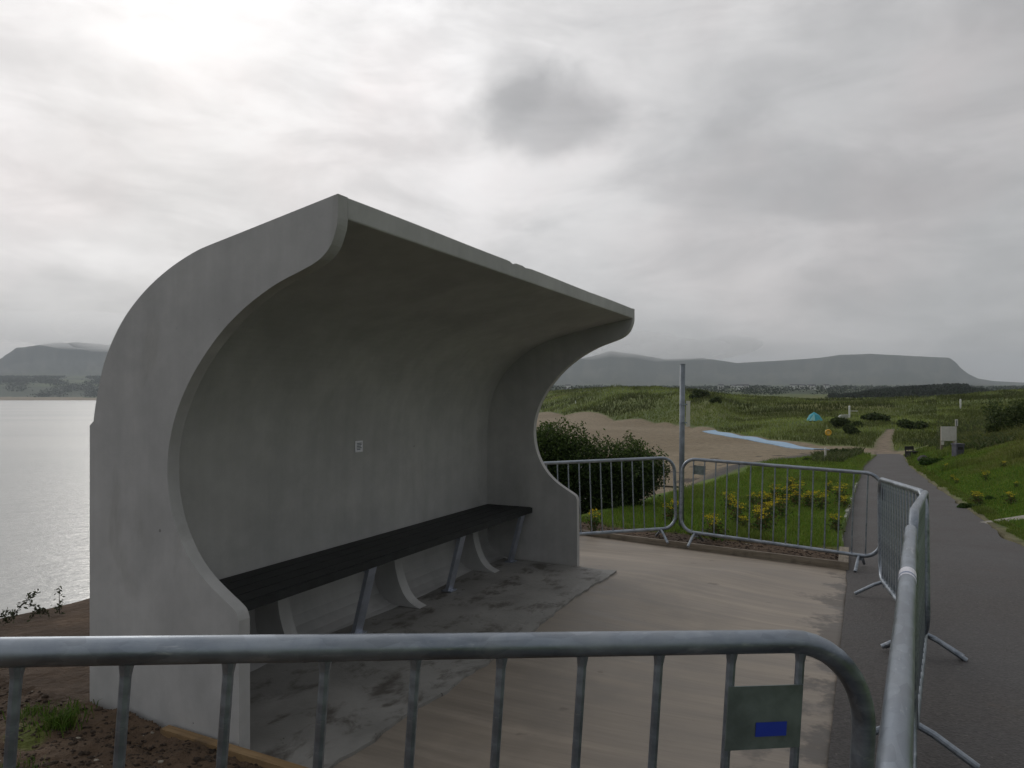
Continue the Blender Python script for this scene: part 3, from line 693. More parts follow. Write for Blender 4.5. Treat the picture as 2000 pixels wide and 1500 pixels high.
for (xa, ya), (xb, yb) in zip(pts, pts[1:]):
    za, zb_ = gz1(xa, ya)+.045, gz1(xb, yb)+.045
    vs = [bm.verts.new(p) for p in ((xa, ya-.11, za), (xb, yb-.11, zb_), (xb, yb+.11, zb_), (xa, ya+.11, za), (xa, ya-.11, za-.3), (xb, yb-.11, zb_-.3), (xb, yb+.11, zb_-.3), (xa, ya+.11, za-.3))]
    for f in ((0, 1, 2, 3), (0, 4, 5, 1), (2, 6, 7, 3), (3, 7, 4, 0), (1, 5, 6, 2)): bm.faces.new([vs[q] for q in f])
tag(obj('concrete_strip', bm, M_kerbstrip), 'narrow concrete strip running off through the grass right of the path', 'kerb')

# ------------------------------------------------------------------ tall post with a sign seen edge-on
px_, py_ = 2.325, 9.85
gp = gz1(px_, py_)
post = empty('sign_post', (px_, py_, gp)); post.rotation_euler = (0, R(.5), 0)
tag(post, 'tall grey steel post with an edge-on sign behind the two far barriers', 'sign post')
H = 2.06-gp
bm = bmesh.new(); tube(bm, [(0, 0, -.1), (0, 0, H)], .036, 20); obj('pole', bm, M_post, post, True)
bm = bmesh.new(); tube(bm, [(0, 0, H), (0, 0, H+.008)], .038, 20); obj('cap', bm, M_post, post)
Mz = Matrix.Rotation(R(66), 4, 'Z')
bm = bmesh.new(); box(bm, .0, .30, -.065, -.060, H-.86, H-.50, Matrix.Translation((.045, .06, 0)) @ Mz @ Matrix.Translation((0, .04, 0))); obj('sign_plate', bm, M_sign, post)
for z in (H-.55, H-.80):
    bm = bmesh.new(); tube(bm, [(0, 0, z-.010), (0, 0, z+.010)], .041, 20); box(bm, .03, .068, -.008, .012, z-.010, z+.010); obj('clamp', bm, M_galv, post)

# ------------------------------------------------------------------ blade / leaf generators
def blades(P, H, Wd, lean, cols, curve=.5):
    n = len(P); az = rng.random(n)*2*math.pi; la = rng.random(n)*2*math.pi; dx, dy = np.cos(az), np.sin(az)
    lx = np.cos(la)*lean*H; ly = np.sin(la)*lean*H
    V = np.zeros((n, 6, 3)); w2 = np.zeros(n)+Wd/2
    V[:, 0] = P+np.stack([-dx*w2, -dy*w2, -.02+0*w2], 1); V[:, 1] = P+np.stack([dx*w2, dy*w2, -.02+0*w2], 1)
    m = P+np.stack([lx*.35, ly*.35, H*.6], 1)
    V[:, 2] = m+np.stack([dx*w2*.8, dy*w2*.8, 0*w2], 1); V[:, 3] = m+np.stack([-dx*w2*.8, -dy*w2*.8, 0*w2], 1)
    tp = P+np.stack([lx, ly, H*(1-.25*lean)], 1)
    V[:, 4] = tp+np.stack([dx*w2*.15, dy*w2*.15, 0*w2], 1); V[:, 5] = tp-np.stack([dx*w2*.15, dy*w2*.15, 0*w2], 1)
    b = np.arange(n)[:, None]*6; Fc = np.concatenate([b+[0, 1, 2, 3], b+[3, 2, 4, 5]], 0)
    return V.reshape(-1, 3), Fc, np.repeat(cols, 6, 0)
def leaves(P, size, cols, flat=0.0):
    n = len(P); a = rng.normal(size=(n, 3)); a /= np.linalg.norm(a, axis=1)[:, None]; b = rng.normal(size=(n, 3)); b -= a*(a*b).sum(1)[:, None]; b /= np.linalg.norm(b, axis=1)[:, None]
    sz = np.asarray(size)[:, None] if np.ndim(size) else size
    V = np.stack([P-a*sz, P+b*sz*.45, P+a*sz, P-b*sz*.45], 1)
    return V.reshape(-1, 3), np.arange(n*4).reshape(n, 4), np.repeat(cols, 4, 0)
def pick(n, cs, var=.2):
    cs = np.array(cs); c = cs[rng.integers(0, len(cs), n)]; return c*(1+var*(rng.random((n, 1))*2-1))
GR = [(.125, .23, .026), (.17, .26, .03), (.095, .17, .024), (.21, .25, .045)]

# short grass: behind the far barriers, the kerb verge, and right of the path
def scatter(n, ymin, ymax, kmin, kmax, ok):
    y = np.exp(rng.random(n*2)*(math.log(ymax)-math.log(ymin))+math.log(ymin)); k = kmin+rng.random(n*2)*(kmax-kmin); x = y*k
    m = ok(x, y); return x[m][:n], y[m][:n]
def onL(x, y): return (x < Ledge(y)-.04) & (Eedge(y)+.15 < x) & (beyond_slab(x, y)+fbm(x, y, 1/.6, 3)*.35 > .75)
def onR(x, y): dr = x-(Ledge(y)+PW); return (dr+.15*fbm(x, y, 1/.6, 3) > .10)
Vs, Fs, Cs, off_ = [], [], [], 0
def addp(V, F, Cc):
    global off_
    Vs.append(V); Fs.append(F+off_); Cs.append(Cc); off_ += len(V)
def flush(name, m=M_leaf, parent=None):
    global off_
    o = raw(name, np.vstack(Vs), np.vstack(Fs), m, parent, np.vstack(Cs)); Vs.clear(); Fs.clear(); Cs.clear(); off_ = 0; return o
x, y = scatter(110000, 8.6, 62, .05, .50, onL); z = terrain(x, y)
tall = sstep(fbm(x, y, 1/1.1, 4), .05, .5); h = (.035+.06*rng.random(len(x))+.12*tall*rng.random(len(x)))*np.clip(y/13, .8, 2.2)
c = pick(len(x), GR); c = c*(1-.35*tall[:, None])+np.array([.12, .12, .04])*.35*tall[:, None]
addp(*blades(np.stack([x, y, z], 1), h, .006*np.clip(y/10, 1, 5), .45, c))
x, y = scatter(130000, 7.5, 62, .50, .76, onR); z = terrain(x, y)
tall = sstep(fbm(x, y, 1/1.6, 4)+.25*sstep(x-Ledge(y)-PW, 1, 5)*sstep(y, 14, 24), .15, .6); h = (.03+.04*rng.random(len(x))+.22*tall*rng.random(len(x)))*np.clip(y/16, .6, 2.0)
c = pick(len(x), [(.115, .22, .024), (.15, .25, .028), (.085, .165, .022), (.20, .24, .04)])
dr = x-(Ledge(y)+PW); rough_ = (sstep(dr+fbm(x, y, 1/3., 3)*2.0, 1.0, 3.0)*sstep(y, 12, 22))[:, None]; c = c*(1-rough_)+pick(len(x), [(.20, .22, .05), (.16, .20, .04), (.22, .22, .075), (.13, .17, .035)])*rough_; h = h*(1+.8*rough_[:, 0]*rng.random(len(x))); fr = ((dr < .35)*.4)[:, None]; c = c*(1-fr)+np.array([.13, .13, .035])*fr
c = c*(1-.4*tall[:, None])+np.array([.10, .105, .035])*.4*tall[:, None]
addp(*blades(np.stack([x, y, z], 1), h, .006*np.clip(y/9, 1, 5), .5, c))
kind(flush('grass'), 'stuff')

# marram grass and rough growth on the dunes
def onD(x, y):
    px, Y = pxY(x, y); tr = np.abs(x-np.interp(y, [60, 72, 82, 95], [31.5, 37.2, 42.6, 50.3])) < np.interp(y, [70, 94], [1.3, .6])
    return (Y > Sedge(px)*1.012+.5) & ~(tr & (y < 94)) & ((px > 1020))
x, y = scatter(90000, 74, 420, .0, .74, onD); z = terrain(x, y)
f = sstep(fbm(x, y, 1/9., 4), -.3, .4); h = (.35+.5*rng.random(len(x)))*(1.15-.4*f)*np.clip(y/150, .75, 1.5)
g_ = sstep(fbm(x, y, 1/30., 3), -.25, .35)[:, None]; c = pick(len(x), [(.195, .235, .060), (.175, .22, .055), (.205, .23, .070), (.155, .195, .055)], .10)*(.5+.75*f[:, None])*(.75+.5*g_)
addp(*blades(np.stack([x, y, z], 1), h, np.clip(y/150, .5, 2.0)*.16, .5, c))
# rough band near the beach access and on the right bank
x, y = scatter(26000, 30, 80, .42, .76, lambda x, y: (x-(Ledge(y)+PW) > 2.5+1.5*fbm(x, y, 1/5., 3)) | ((x < Ledge(y)-1.2) & (y > 38) & (x > Eedge(y)))); z = terrain(x, y)
h = (.25+.45*rng.random(len(x)))*np.clip(y/60, .7, 1.1); c = pick(len(x), [(.09, .12, .04), (.065, .09, .03), (.12, .13, .05)], .25)
addp(*blades(np.stack([x, y, z], 1), h, .07, .5, c))
kind(flush('marram_grass'), 'stuff')

# ------------------------------------------------------------------ shrubs
DK = [(.022, .040, .012), (.035, .060, .016), (.05, .08, .02), (.018, .03, .012)]
def shrub(name, cx, cy, cz, clumps, nleaf, size, cols, label, cat, group=None, tip=None, stems=6, flowers=0, base_r=.3, cut=None):
    root = empty(name, (cx, cy, cz)); tag(root, label, cat, group)
    tot = sum(a*b*c for _, _, _, a, b, c in clumps); PP = []
    for (ox_, oy_, oz_, a, b, c) in clumps:
        n = int(nleaf*(a*b*c)/tot)+20; v = rng.normal(size=(n, 3)); v /= np.linalg.norm(v, axis=1)[:, None]
        r_ = (rng.random(n)**.38)*np.clip(1+.22*np.sin(v[:, 0]*7+ox_*9)*np.sin(v[:, 2]*6+oy_*5)+.08*rng.normal(size=n), .6, 1.28)
        p = v*r_[:, None]*[a, b, c]+[ox_, oy_, oz_]; PP.append(p[p[:, 2] > .0])
    P = np.vstack(PP)
    if cut: P = P[P[:, 0]+cx < cut(P[:, 2])+.08*rng.normal(size=len(P))]
    n = len(P); cc = pick(n, cols, .25)
    hi = P[:, 2]/P[:, 2].max()
    if tip is not None: k = (sstep(hi+.15*rng.normal(size=n), .62, .95)*.8)[:, None]; cc = cc*(1-k)+np.array(tip)*k
    V, Fc, Cc = leaves(P, size*(.6+.8*rng.random(n)), cc); raw('foliage', V, Fc, M_leaf, root, Cc)
    bm = bmesh.new()
    for k in range(stems):
        a = rnd.random()*6.28; q = P[rnd.randrange(n)]; b0_ = Vector((math.cos(a)*base_r*rnd.random(), math.sin(a)*base_r*rnd.random(), -.1)); e_ = Vector(q)*.85
        mid = (b0_+e_)*.5+Vector((rnd.uniform(-.1, .1), rnd.uniform(-.1, .1), .1))*size*8; tube(bm, [b0_, mid, e_], size*.45, 6, False, size*.12)
    obj('stem', bm, M_bark, root)
    if flowers:
        q = P[rng.integers(0, n, flowers)]; q = q[(q[:, 1] < .2)]; V, Fc, Cc = leaves(q+[0, -.12, 0], size*.75, np.tile([.5, .48, .45], (len(q), 1))); kind(raw('flower', V, Fc, M_leaf, root, Cc), 'stuff')
    return root
# the dark bush behind the far left barrier
by = 13.4
for (x0, wdt, ht, lab, nl) in ((-.6, 1.4, 2.15, 'tall dark shrub half hidden behind the far end of the shelter', 40000), (.85, 1.3, 2.0, 'broad dark shrub with small white flowers behind the far left barrier', 60000), (2.05, 1.0, 1.72, 'lower right shrub overhanging the sand behind the far left barrier', 46000)):
    zg = gz1(max(x0, Eedge(by)*.9), by-1.2) if False else -.85
    cl_ = [(rnd.uniform(-.6, .6)*wdt, rnd.uniform(-.5, .5), ht*rnd.uniform(.25, .78), wdt*rnd.uniform(.35, .5), .6, ht*rnd.uniform(.2, .3)) for _ in range(9)]+[(0, 0, ht*.45, wdt*.95, .8, ht*.46)]
    if x0 > 2: cl_ = [(c[0], c[1], c[2], c[3]*(.8 if c[2] < ht*.4 else 1.0), c[4], c[5]) for c in cl_]
    shrub('coastal_shrub', x0, by, zg, cl_, nl, .027, DK, lab, 'shrub', 'dark shrubs behind the far left barrier', (.10, .155, .035), 10, 90 if x0 > 0 else 0, .3, lambda z: np.minimum(1.72+1.10*z, 3.0))
# darker scrub in the dunes and along the right bank
def px_shrub(px, pyb, Y, wpx, hpx, label, tipc=(.07, .10, .03), nl=2500, cols=[(.05, .075, .022), (.065, .09, .028), (.04, .06, .02), (.085, .11, .035)]):
    x, Y, zg = stand(px, pyb, Y); zg -= .1; W2 = wpx/F_PX*Y/2; Hh = hpx/F_PX*Y
    cl_ = [(rnd.uniform(-.7, .7)*W2, rnd.uniform(-.4, .4)*W2, Hh*rnd.uniform(.2, .6), W2*rnd.uniform(.25, .45), W2*.35, Hh*rnd.uniform(.25, .4)) for _ in range(7)]
    return shrub('dune_shrub', x, Y, zg, cl_, nl, max(.03, Y*.0022), cols, label, 'shrub', 'dark shrubs scattered over the dunes', tipc, 3, 0, W2*.3)
for a in ((1368, 780, 210, 42, 22, 'dark round shrub on the dune just right of the grey post'), (1400, 786, 190, 26, 11, 'small dark shrub lower on the dune right of the grey post'),
          (1985, 850, 52, 120, 85, 'large dark thicket cut by the right edge of the picture'), (1930, 860, 56, 70, 40, 'dark shrub right of the pale notice board'),
          (1700, 822, 150, 70, 18, 'dark scrub above the bend of the sandy trail'), (1655, 835, 110, 60, 22, 'dark scrub under the white post in the dunes'),
          (1665, 850, 92, 50, 24, 'dark scrub beside the yellow lifebuoy housing'), (1790, 838, 95, 80, 22, 'dark scrub left of the pale notice board'),
          (1640, 892, 60, 50, 20, 'brownish shrub by the beach end of the blue mat'), (1585, 902, 48, 40, 12, 'low weedy shrub at the edge of the bank')):
    px_shrub(a[0], a[1], a[2], a[3], a[4], a[5])
for a in ((1905, 990, 14.0, 55, 18, 'low dark green clump in the right hand lawn'), (1948, 975, 15.5, 40, 16, 'second low clump, right of the other in the lawn'), (1830, 905, 30, 60, 16, 'weedy clump beside the dark boulder')):
    px_shrub(a[0], a[1], a[2], a[3], a[4], a[5], (.08, .12, .03), 3000, [(.04, .085, .018), (.05, .10, .02)])

# ragwort
RY = [(.78, .60, .03), (.70, .52, .03), (.82, .68, .06)]
def ragwort(h=.38, nh=10, sp=.12):
    root = empty('ragwort', (0, 0, 0)); bm = bmesh.new(); tips = []
    for k in range(nh):
        a = rnd.random()*6.28; q = sp*math.sqrt(rnd.random()); t = Vector((math.cos(a)*q, math.sin(a)*q, h*rnd.uniform(.72, 1.05))); tips.append(t)
        tube(bm, [(t.x*.1, t.y*.1, -.03), (t.x*.4, t.y*.4, h*.5), t], .0035, 5, False, .002)
    obj('stem', bm, M_rag, root)
    P = np.vstack([np.array(t)+rng.normal(size=(16, 3))*[.026, .026, .009] for t in tips]); V, Fc, Cc = leaves(P, .011, pick(len(P), RY, .15)); kind(raw('flower', V, Fc, M_leaf, root, Cc), 'stuff')
    P = rng.normal(size=(160, 3))*[sp*.6, sp*.6, h*.22]+[0, 0, h*.42]; P = P[P[:, 2] > .01]; V, Fc, Cc = leaves(P, .028, pick(len(P), [(.06, .09, .02), (.11, .08, .03), (.05, .11, .02)])); raw('foliage', V, Fc, M_leaf, root, Cc)
    return root
M_rag = mat('ragwort_stem', (.07, .08, .03), .8)
protos = [ragwort(.34, 7, .09), ragwort(.42, 12, .13), ragwort(.30, 9, .11)]
spots = [(1160, 1018, 11.0), (1440, 995, 11.5), (1452, 1003, 11.0), (1490, 975, 13.0), (1487, 1000, 11.2), (1500, 962, 14.0), (1512, 955, 15), (1525, 985, 12), (1488, 1010, 10.7), (1552, 965, 14), (1556, 958, 15.5), (1580, 968, 13.5), (1578, 960, 16),
         (1604, 973, 13), (1500, 990, 11.8), (1633, 1006, 10.6), (1640, 962, 14.5), (1650, 970, 13.6), (1535, 960, 16.5), (1618, 945, 18), (1395, 1022, 10.4), (1470, 965, 14.5), (1425, 972, 13.6), (1310, 992, 12.6), (1545, 940, 19)]
spots_r = [(1860, 925, 22), (1868, 930, 21), (1905, 962, 17.5), (1912, 966, 17), (1848, 905, 27), (1960, 900, 26), (1985, 935, 19), (1925, 925, 22), (1975, 965, 17)]
used = [False]*3
for lst, grp, lab in ((spots, 'yellow ragwort behind the far right barrier', 'yellow ragwort plant flowering in the grass behind the far barriers'), (spots_r, 'ragwort on the right bank', 'faded yellow ragwort plant on the grassy bank right of the path')):
    for i, (px, py, Y) in enumerate(lst):
        k = i % 3; o = protos[k] if not used[k] else copy_tree(protos[k]); used[k] = True
        x, Y, zq = stand(px, py+26*14/Y, Y); o.location = (x, Y, zq); o.rotation_euler = (0, 0, rnd.random()*6.28); s = rnd.uniform(.6, 1.05)*(1 if lst is spots else .75); o.scale = (s, s, s)
        tag(o, lab, 'wildflower', grp)
        if i == 0 and lst is spots: o['label'] = 'single orange yellow ragwort at the foot of the dark shrub'; 

# weeds on the cliff edge at left
def weed(name, px0, py0, Y, tips, label, lf=.012):
    b = at(px0, py0, Y); root = empty(name, b); tag(root, label, 'plant'); bm = bmesh.new(); L = []
    for path in tips:
        P = [at(a, c, Y+rnd.uniform(-.05, .05))-b for a, c in path]; P = [Vector((0, 0, -.05)) if i == 0 and False else p for i, p in enumerate(P)]
        tube(bm, P, .0028, 5, False, .0012)
        for p, q in zip(P, P[1:]):
            nn = max(3, int((q-p).length/.014))
            for k in range(nn):
                c_2 = p+(q-p)*(k+.5)/nn
                for _ in range(3): L.append(c_2+Vector((rnd.uniform(-.022, .022), rnd.uniform(-.02, .02), rnd.uniform(-.014, .014))))
    obj('stem', bm, M_bark, root); V, Fc, Cc = leaves(np.array(L), lf*(.6+.8*rng.random(len(L))), pick(len(L), [(.05, .06, .03), (.07, .085, .04), (.04, .045, .025)])); raw('leaf', V, Fc, M_leaf, root, Cc)
    return root
weed('bramble', 20, 1215, 4.3, [[(10, 1218), (30, 1196), (45, 1180), (58, 1163), (70, 1155)], [(5, 1215), (12, 1196), (14, 1190)], [(-30, 1222), (-10, 1205), (5, 1198)], [(95, 1198), (72, 1190), (60, 1178), (56, 1168)], [(60, 1208), (70, 1195), (84, 1192)], [(20, 1212), (28, 1202), (24, 1192)], [(90, 1200), (80, 1196), (64, 1200)]], 'straggly bramble with small leaves on the bank edge at far left')
weed('tall_weed', 116, 1196, 4.5, [[(116, 1198), (116, 1175), (115, 1146)], [(116, 1184), (122, 1179)], [(116, 1188), (108, 1184)]], 'single upright weed standing against the water left of the shelter', .011)
def tuft(px, py, Y, n, hh, r_, label, cols=GR):
    b = at(px, py, Y); zg = gz1(b.x, b.y); root_loc = Vector((b.x, b.y, zg)); P = rng.normal(size=(n, 3))*[r_, r_, 0]
    V, Fc, Cc = blades(P, hh*(.4+.6*rng.random(n)), .005, .7, pick(n, [(.09, .17, .02), (.07, .13, .02), (.13, .17, .04)])); o = raw('grass_tuft', V, Fc, M_leaf, None, Cc); o.location = root_loc
    kind(o, 'stuff'); return tag(o, label, 'grass tuft', 'grass tufts in the soil heap')
tuft(60, 1368, 3.35, 110, .045, .035, 'small low grass tuft at left, nearer the picture edge'); tuft(112, 1388, 3.25, 260, .09, .045, 'larger bright green grass tuft in the soil left of the shelter')
tuft(130, 1352, 3.4, 90, .05, .05, 'sparse grass patch just behind the larger tuft by the wall'); tuft(28, 1485, 2.85, 90, .04, .05, 'dull grass tuft low in the bottom left corner')

# loose stones, clods and straw on the soil
Vc, Fc_, Cc_ = [], [], []; o0 = 0
ico = bmesh.new(); bmesh.ops.create_icosphere(ico, subdivisions=1, radius=1); iv = np.array([v.co[:] for v in ico.verts]); ifc = np.array([[v.index for v in f.verts] for f in ico.faces]); ico.free()
pts_ = []
for _ in range(4500):
    px = rnd.uniform(-60, 620); py = rnd.uniform(1190, 1640); Y = 1.48*F_PX/(py-HOR); x = (px-1000)/F_PX*Y; s, t = to_st(x, Y)
    if s < -.12 and x > Eedge(Y)+.05: pts_.append((x, Y, rnd.choice([.003, .004, .006, .009, .012]) if rnd.random() < .97 else .02))
for _ in range(1200):
    q = rnd.random(); bx = SA[0]+da.x*rnd.uniform(-.5, 3.3)+off.x/.02*rnd.uniform(.03, .9); byy = SA[1]+da.y*0
    sx_ = rnd.uniform(-.5, 3.3); oo = rnd.uniform(.03, .95); bx = SA[0]+da.x*sx_+off.x/.02*oo; byy = SA[1]+da.y*sx_+off.y/.02*oo
    if bx < Ledge(byy)-.05: pts_.append((bx, byy, rnd.choice([.006, .009, .012, .018])))
X = np.array(pts_); Z = terrain(X[:, 0], X[:, 1])
for (x, y, r_), z in zip(pts_, Z):
    v = iv*(1+.35*rng.normal(size=(len(iv), 1))*.6)*[r_, r_*rnd.uniform(.6, 1), r_*rnd.uniform(.4, .8)]+[x, y, z]
    Vc.append(v); Fc_.append(ifc+o0); o0 += len(iv)
    b_ = np.array([.06, .045, .034]) if rnd.random() < .96 else np.array([.30, .27, .22]); Cc_.append(np.tile(b_*rnd.uniform(.6, 1.5), (len(iv), 1)))
kind(raw('soil_clods', np.vstack(Vc), np.vstack(Fc_), M_terrain, col=np.vstack(Cc_)), 'stuff')

# ------------------------------------------------------------------ things on the beach and in the dunes
# blue access mat laid on the sand
bm = bmesh.new(); ym = np.linspace(72.6, 115, 60); pr = None
for y in ym:
    x = 31.55+.10*math.sin(y*.3); zg = [gz1(x+q, y) for q in (-1.0, 0, 1.0)]; wd = 1.0
    ring = [bm.verts.new((x-wd, y, zg[0]+.08)), bm.verts.new((x, y, zg[1]+.085)), bm.verts.new((x+wd, y, zg[2]+.08)), bm.verts.new((x+wd, y, zg[2]+.0)), bm.verts.new((x-wd, y, zg[0]+.0))]
    if pr:
        for k in range(5): bm.faces.new((pr[k], pr[(k+1) % 5], ring[(k+1) % 5], ring[k]))
    pr = ring
tag(obj('beach_mat', bm, M_mat), 'long pale blue access mat laid straight across the sand', 'beach mat')
# teal beach tent
x, y, z = stand(1591, 822, 128); z = EYE-(824-HOR)/F_PX*y if False else z
tent = empty('beach_tent', (x, y, z)); tag(tent, 'small teal beach tent pitched in the dunes', 'tent')
bm = bmesh.new(); base = [bm.verts.new((math.cos(a)*1.25, math.sin(a)*1.1, 0)) for a in np.linspace(0, 2*math.pi, 13)[:-1]]; m1_ = [bm.verts.new((math.cos(a)*.75-.05, math.sin(a)*.7, .85)) for a in np.linspace(0, 2*math.pi, 13)[:-1]]; tp = bm.verts.new((-.1, 0, 1.35))
for i in range(12): bm.faces.new((base[i], base[(i+1) % 12], m1_[(i+1) % 12], m1_[i])); bm.faces.new((m1_[i], m1_[(i+1) % 12], tp))
obj('canopy', bm, M_teal, tent)
bm = bmesh.new(); vs = [bm.verts.new(p) for p in ((-1.15, -.75, .02), (-.35, -1.12, .02), (-.30, -.55, 1.05))]; bm.faces.new(vs); obj('door_flap', bm, mat('pale_teal', (.25, .55, .55), .6), tent)
def post_thing(name, px, pyb, Y, h, r_, m, label, cat, lift=0, group=None):
    x, y, z = stand(px, pyb, Y); root = empty(name, (x, y, z)); tag(root, label, cat, group)
    bm = bmesh.new(); tube(bm, [(0, 0, -.2), (0, 0, h)], r_, 10); obj('post', bm, m, root)
    bm = bmesh.new(); bmesh.ops.create_cone(bm, cap_ends=True, segments=10, radius1=r_*1.15, radius2=r_*.6, depth=r_*1.2, matrix=Matrix.Translation((0, 0, h+r_*.5))); obj('cap', bm, m, root); return root
pA = post_thing('marker_post', 1659, 818, 128, 1.9, .14, M_wpaint, 'tall white post with an arm standing in the dunes', 'post')
bm = bmesh.new(); box(bm, .1, 1.3, -.03, .03, 1.15, 1.27); obj('arm', bm, M_sign, pA)
x, y, z = stand(1645, 820, 126); bw = empty('dinghy', (x, y, z)); tag(bw, 'low white tilted shape lying beside the tall white post', 'boat'); bm = bmesh.new()
P_ = [(-.8, 0, .45), (0, 0, .9), (.9, 0, .8)]; 
for sy in (-.35, .35): pass
vs = [bm.verts.new(p) for p in ((-1, 0, .2), (-.2, -.4, .75), (.9, -.35, .8), (.9, .35, .8), (-.2, .4, .75), (-.3, 0, .1), (.8, 0, .2))]
for f in ((0, 1, 5), (1, 2, 6, 5), (2, 3, 6), (3, 4, 5, 6), (4, 0, 5)): bm.faces.new([vs[i] for i in f])
obj('hull', bm, M_wpaint, bw); bm = bmesh.new(); box(bm, -.1, .0, -.38, .38, .70, .74); box(bm, .5, .6, -.34, .34, .72, .76); obj('thwart', bm, M_wpaint, bw)
pB = post_thing('marker_post', 1124, 792, 190, 1.4, .11, M_wpaint, 'small white marker post on the left dune', 'post', 0)
pC = post_thing('marker_post', 1876, 798, 150, 1.3, .12, M_wpaint, 'small white marker post far up the right slope', 'post')
pD = post_thing('timber_post', 1612, 902, 44, .75, .06, M_sign, 'short pale post at the edge of the bank near the mat', 'post')
# yellow lifebuoy housing
x, y, z = stand(1617, 862, 82); lb_ = empty('lifebuoy_stand', (x, y, z)); tag(lb_, 'yellow lifebuoy on a stand at the head of the beach', 'lifebuoy stand')
bm = bmesh.new(); tube(bm, [(0, 0, -.2), (0, 0, 1.0)], .06, 8); obj('post', bm, M_board, lb_)
bm = bmesh.new(); tube(bm, [(.30*math.cos(a), -.12, 1.05+.30*math.sin(a)) for a in np.linspace(0, 2*math.pi, 17)[:-1]], .09, 8, True); obj('lifebuoy', bm, M_yel, lb_)
bm = bmesh.new(); box(bm, -.28, .28, -.05, .05, .80, 1.35); obj('backboard', bm, mat('pale_yellow', (.75, .6, .2), .6), lb_)
# notice board on the right bank
x, y, z = stand(1853, 880, 27)
T0 = at(1838, 833, y); T1 = at(1868, 861, y)
nb = empty('notice_board', (x, y, z)); tag(nb, 'pale rectangular notice board on two legs on the right bank', 'notice board')
zt, zb_ = T0.z-z, T1.z-z; hw = (T1.x-T0.x)/2
bm = bmesh.new(); box(bm, -hw, hw, -.02, .02, zb_, zt); bevel(bm, .008, 1); obj('panel', bm, M_sign, nb)
for sx_, wv in ((-hw+.06, .05), (hw-.07, .05)):
    bm = bmesh.new(); box(bm, sx_-wv, sx_+wv, .022, .10, -.1, zt-.02); obj('leg', bm, M_board, nb)
bm = bmesh.new(); box(bm, -hw, -hw+.16, -.022, .0, zb_-.23, zb_-.03); obj('small_panel', bm, M_sign, nb)
bm = bmesh.new(); box(bm, hw-.10, hw+.01, -.022, .0, zb_-.30, zb_-.005); obj('small_panel', bm, M_sign, nb)
x, y, z = stand(1868, 845, 40); T0 = at(1863, 819, y); T1 = at(1873, 832, y)
s2 = empty('small_sign', (x, y, z)); tag(s2, 'small grey sign behind and above the pale notice board', 'sign')
bm = bmesh.new(); box(bm, -.06, .06, .02, .09, -.1, T0.z-z-.03); obj('post', bm, M_board, s2)
bm = bmesh.new(); box(bm, -.15, .15, -.01, .01, T1.z-z, T0.z-z); obj('panel', bm, M_sign, s2)
bm = bmesh.new(); box(bm, -.03, .06, -.016, -.0102, T1.z-z+.03, T0.z-z-.12); obj('pictogram', bm, M_ink, s2)
# grey litter bin
x, y, z = stand(1871, 892, 30); T0 = at(1862, 866, y); h = T0.z-z
bn = empty('litter_bin', (x, y, z)); tag(bn, 'dark grey litter bin standing under the notice board', 'bin')
bm = bmesh.new(); box(bm, -.17, .17, -.17, .17, -.05, h-.08); bevel(bm, .02); obj('body', bm, M_grey, bn)
bm = bmesh.new(); box(bm, -.19, .19, -.19, .19, h-.075, h); bevel(bm, .02); obj('lid', bm, M_grey, bn)
bm = bmesh.new(); box(bm, -.11, .11, -.178, -.1705, h-.26, h-.14); obj('opening', bm, M_dark, bn)
# picnic bench and boulders by the path
x, y, z = stand(1781, 893, 45); pb = empty('park_bench', (x, y, z), R(25)); tag(pb, 'dark park bench beside the path, left of the boulder', 'bench')
bm = bmesh.new(); box(bm, -.45, .45, -.2, .2, .36, .42); obj('seat', bm, M_dark, pb)
bm = bmesh.new(); box(bm, -.45, .45, .18, .23, .5, .75); obj('backrest', bm, M_dark, pb)
for sx_ in (-.38, .38): bm = bmesh.new(); box(bm, sx_-.04, sx_+.04, -.18, .22, 0, .36); box(bm, sx_-.03, sx_+.03, .17, .22, .3, .74); obj('leg', bm, M_dark, pb)
def boulder(px, pyb_, Y, r_, label):
    x, y, z = stand(px, pyb_, Y); bm = bmesh.new(); bmesh.ops.create_icosphere(bm, subdivisions=3, radius=r_)
    for v in bm.verts: v.co = Vector((v.co.x*1.1, v.co.y*.9, v.co.z*.75))*(1+.18*math.sin(v.co.x*9/r_*.3+1)*math.cos(v.co.y*7/r_*.3)+rnd.uniform(-.03, .03))
    o = obj('boulder', bm, M_rock); o.location = (x, y, z+r_*.4); return tag(o, label, 'boulder')
boulder(1802, 901, 40, .26, 'dark boulder in the grass right of the park bench'); boulder(1826, 906, 36, .17, 'smaller dark boulder in the weeds near the bin')
# debris branch on the sand behind the barriers
bm = bmesh.new(); tube(bm, [at(1255, 958, 34), at(1290, 962, 33.6), at(1330, 964, 33.5), at(1352, 961, 33.4)], .06, 7, False, .03)
dz = gz1(8.0, 33.6)-at(1300, 962, 33.6).z
o = obj('driftwood', bm, M_bark); o.location = (0, 0, dz+.05); tag(o, 'dark driftwood branch lying on the sand behind the post', 'driftwood')

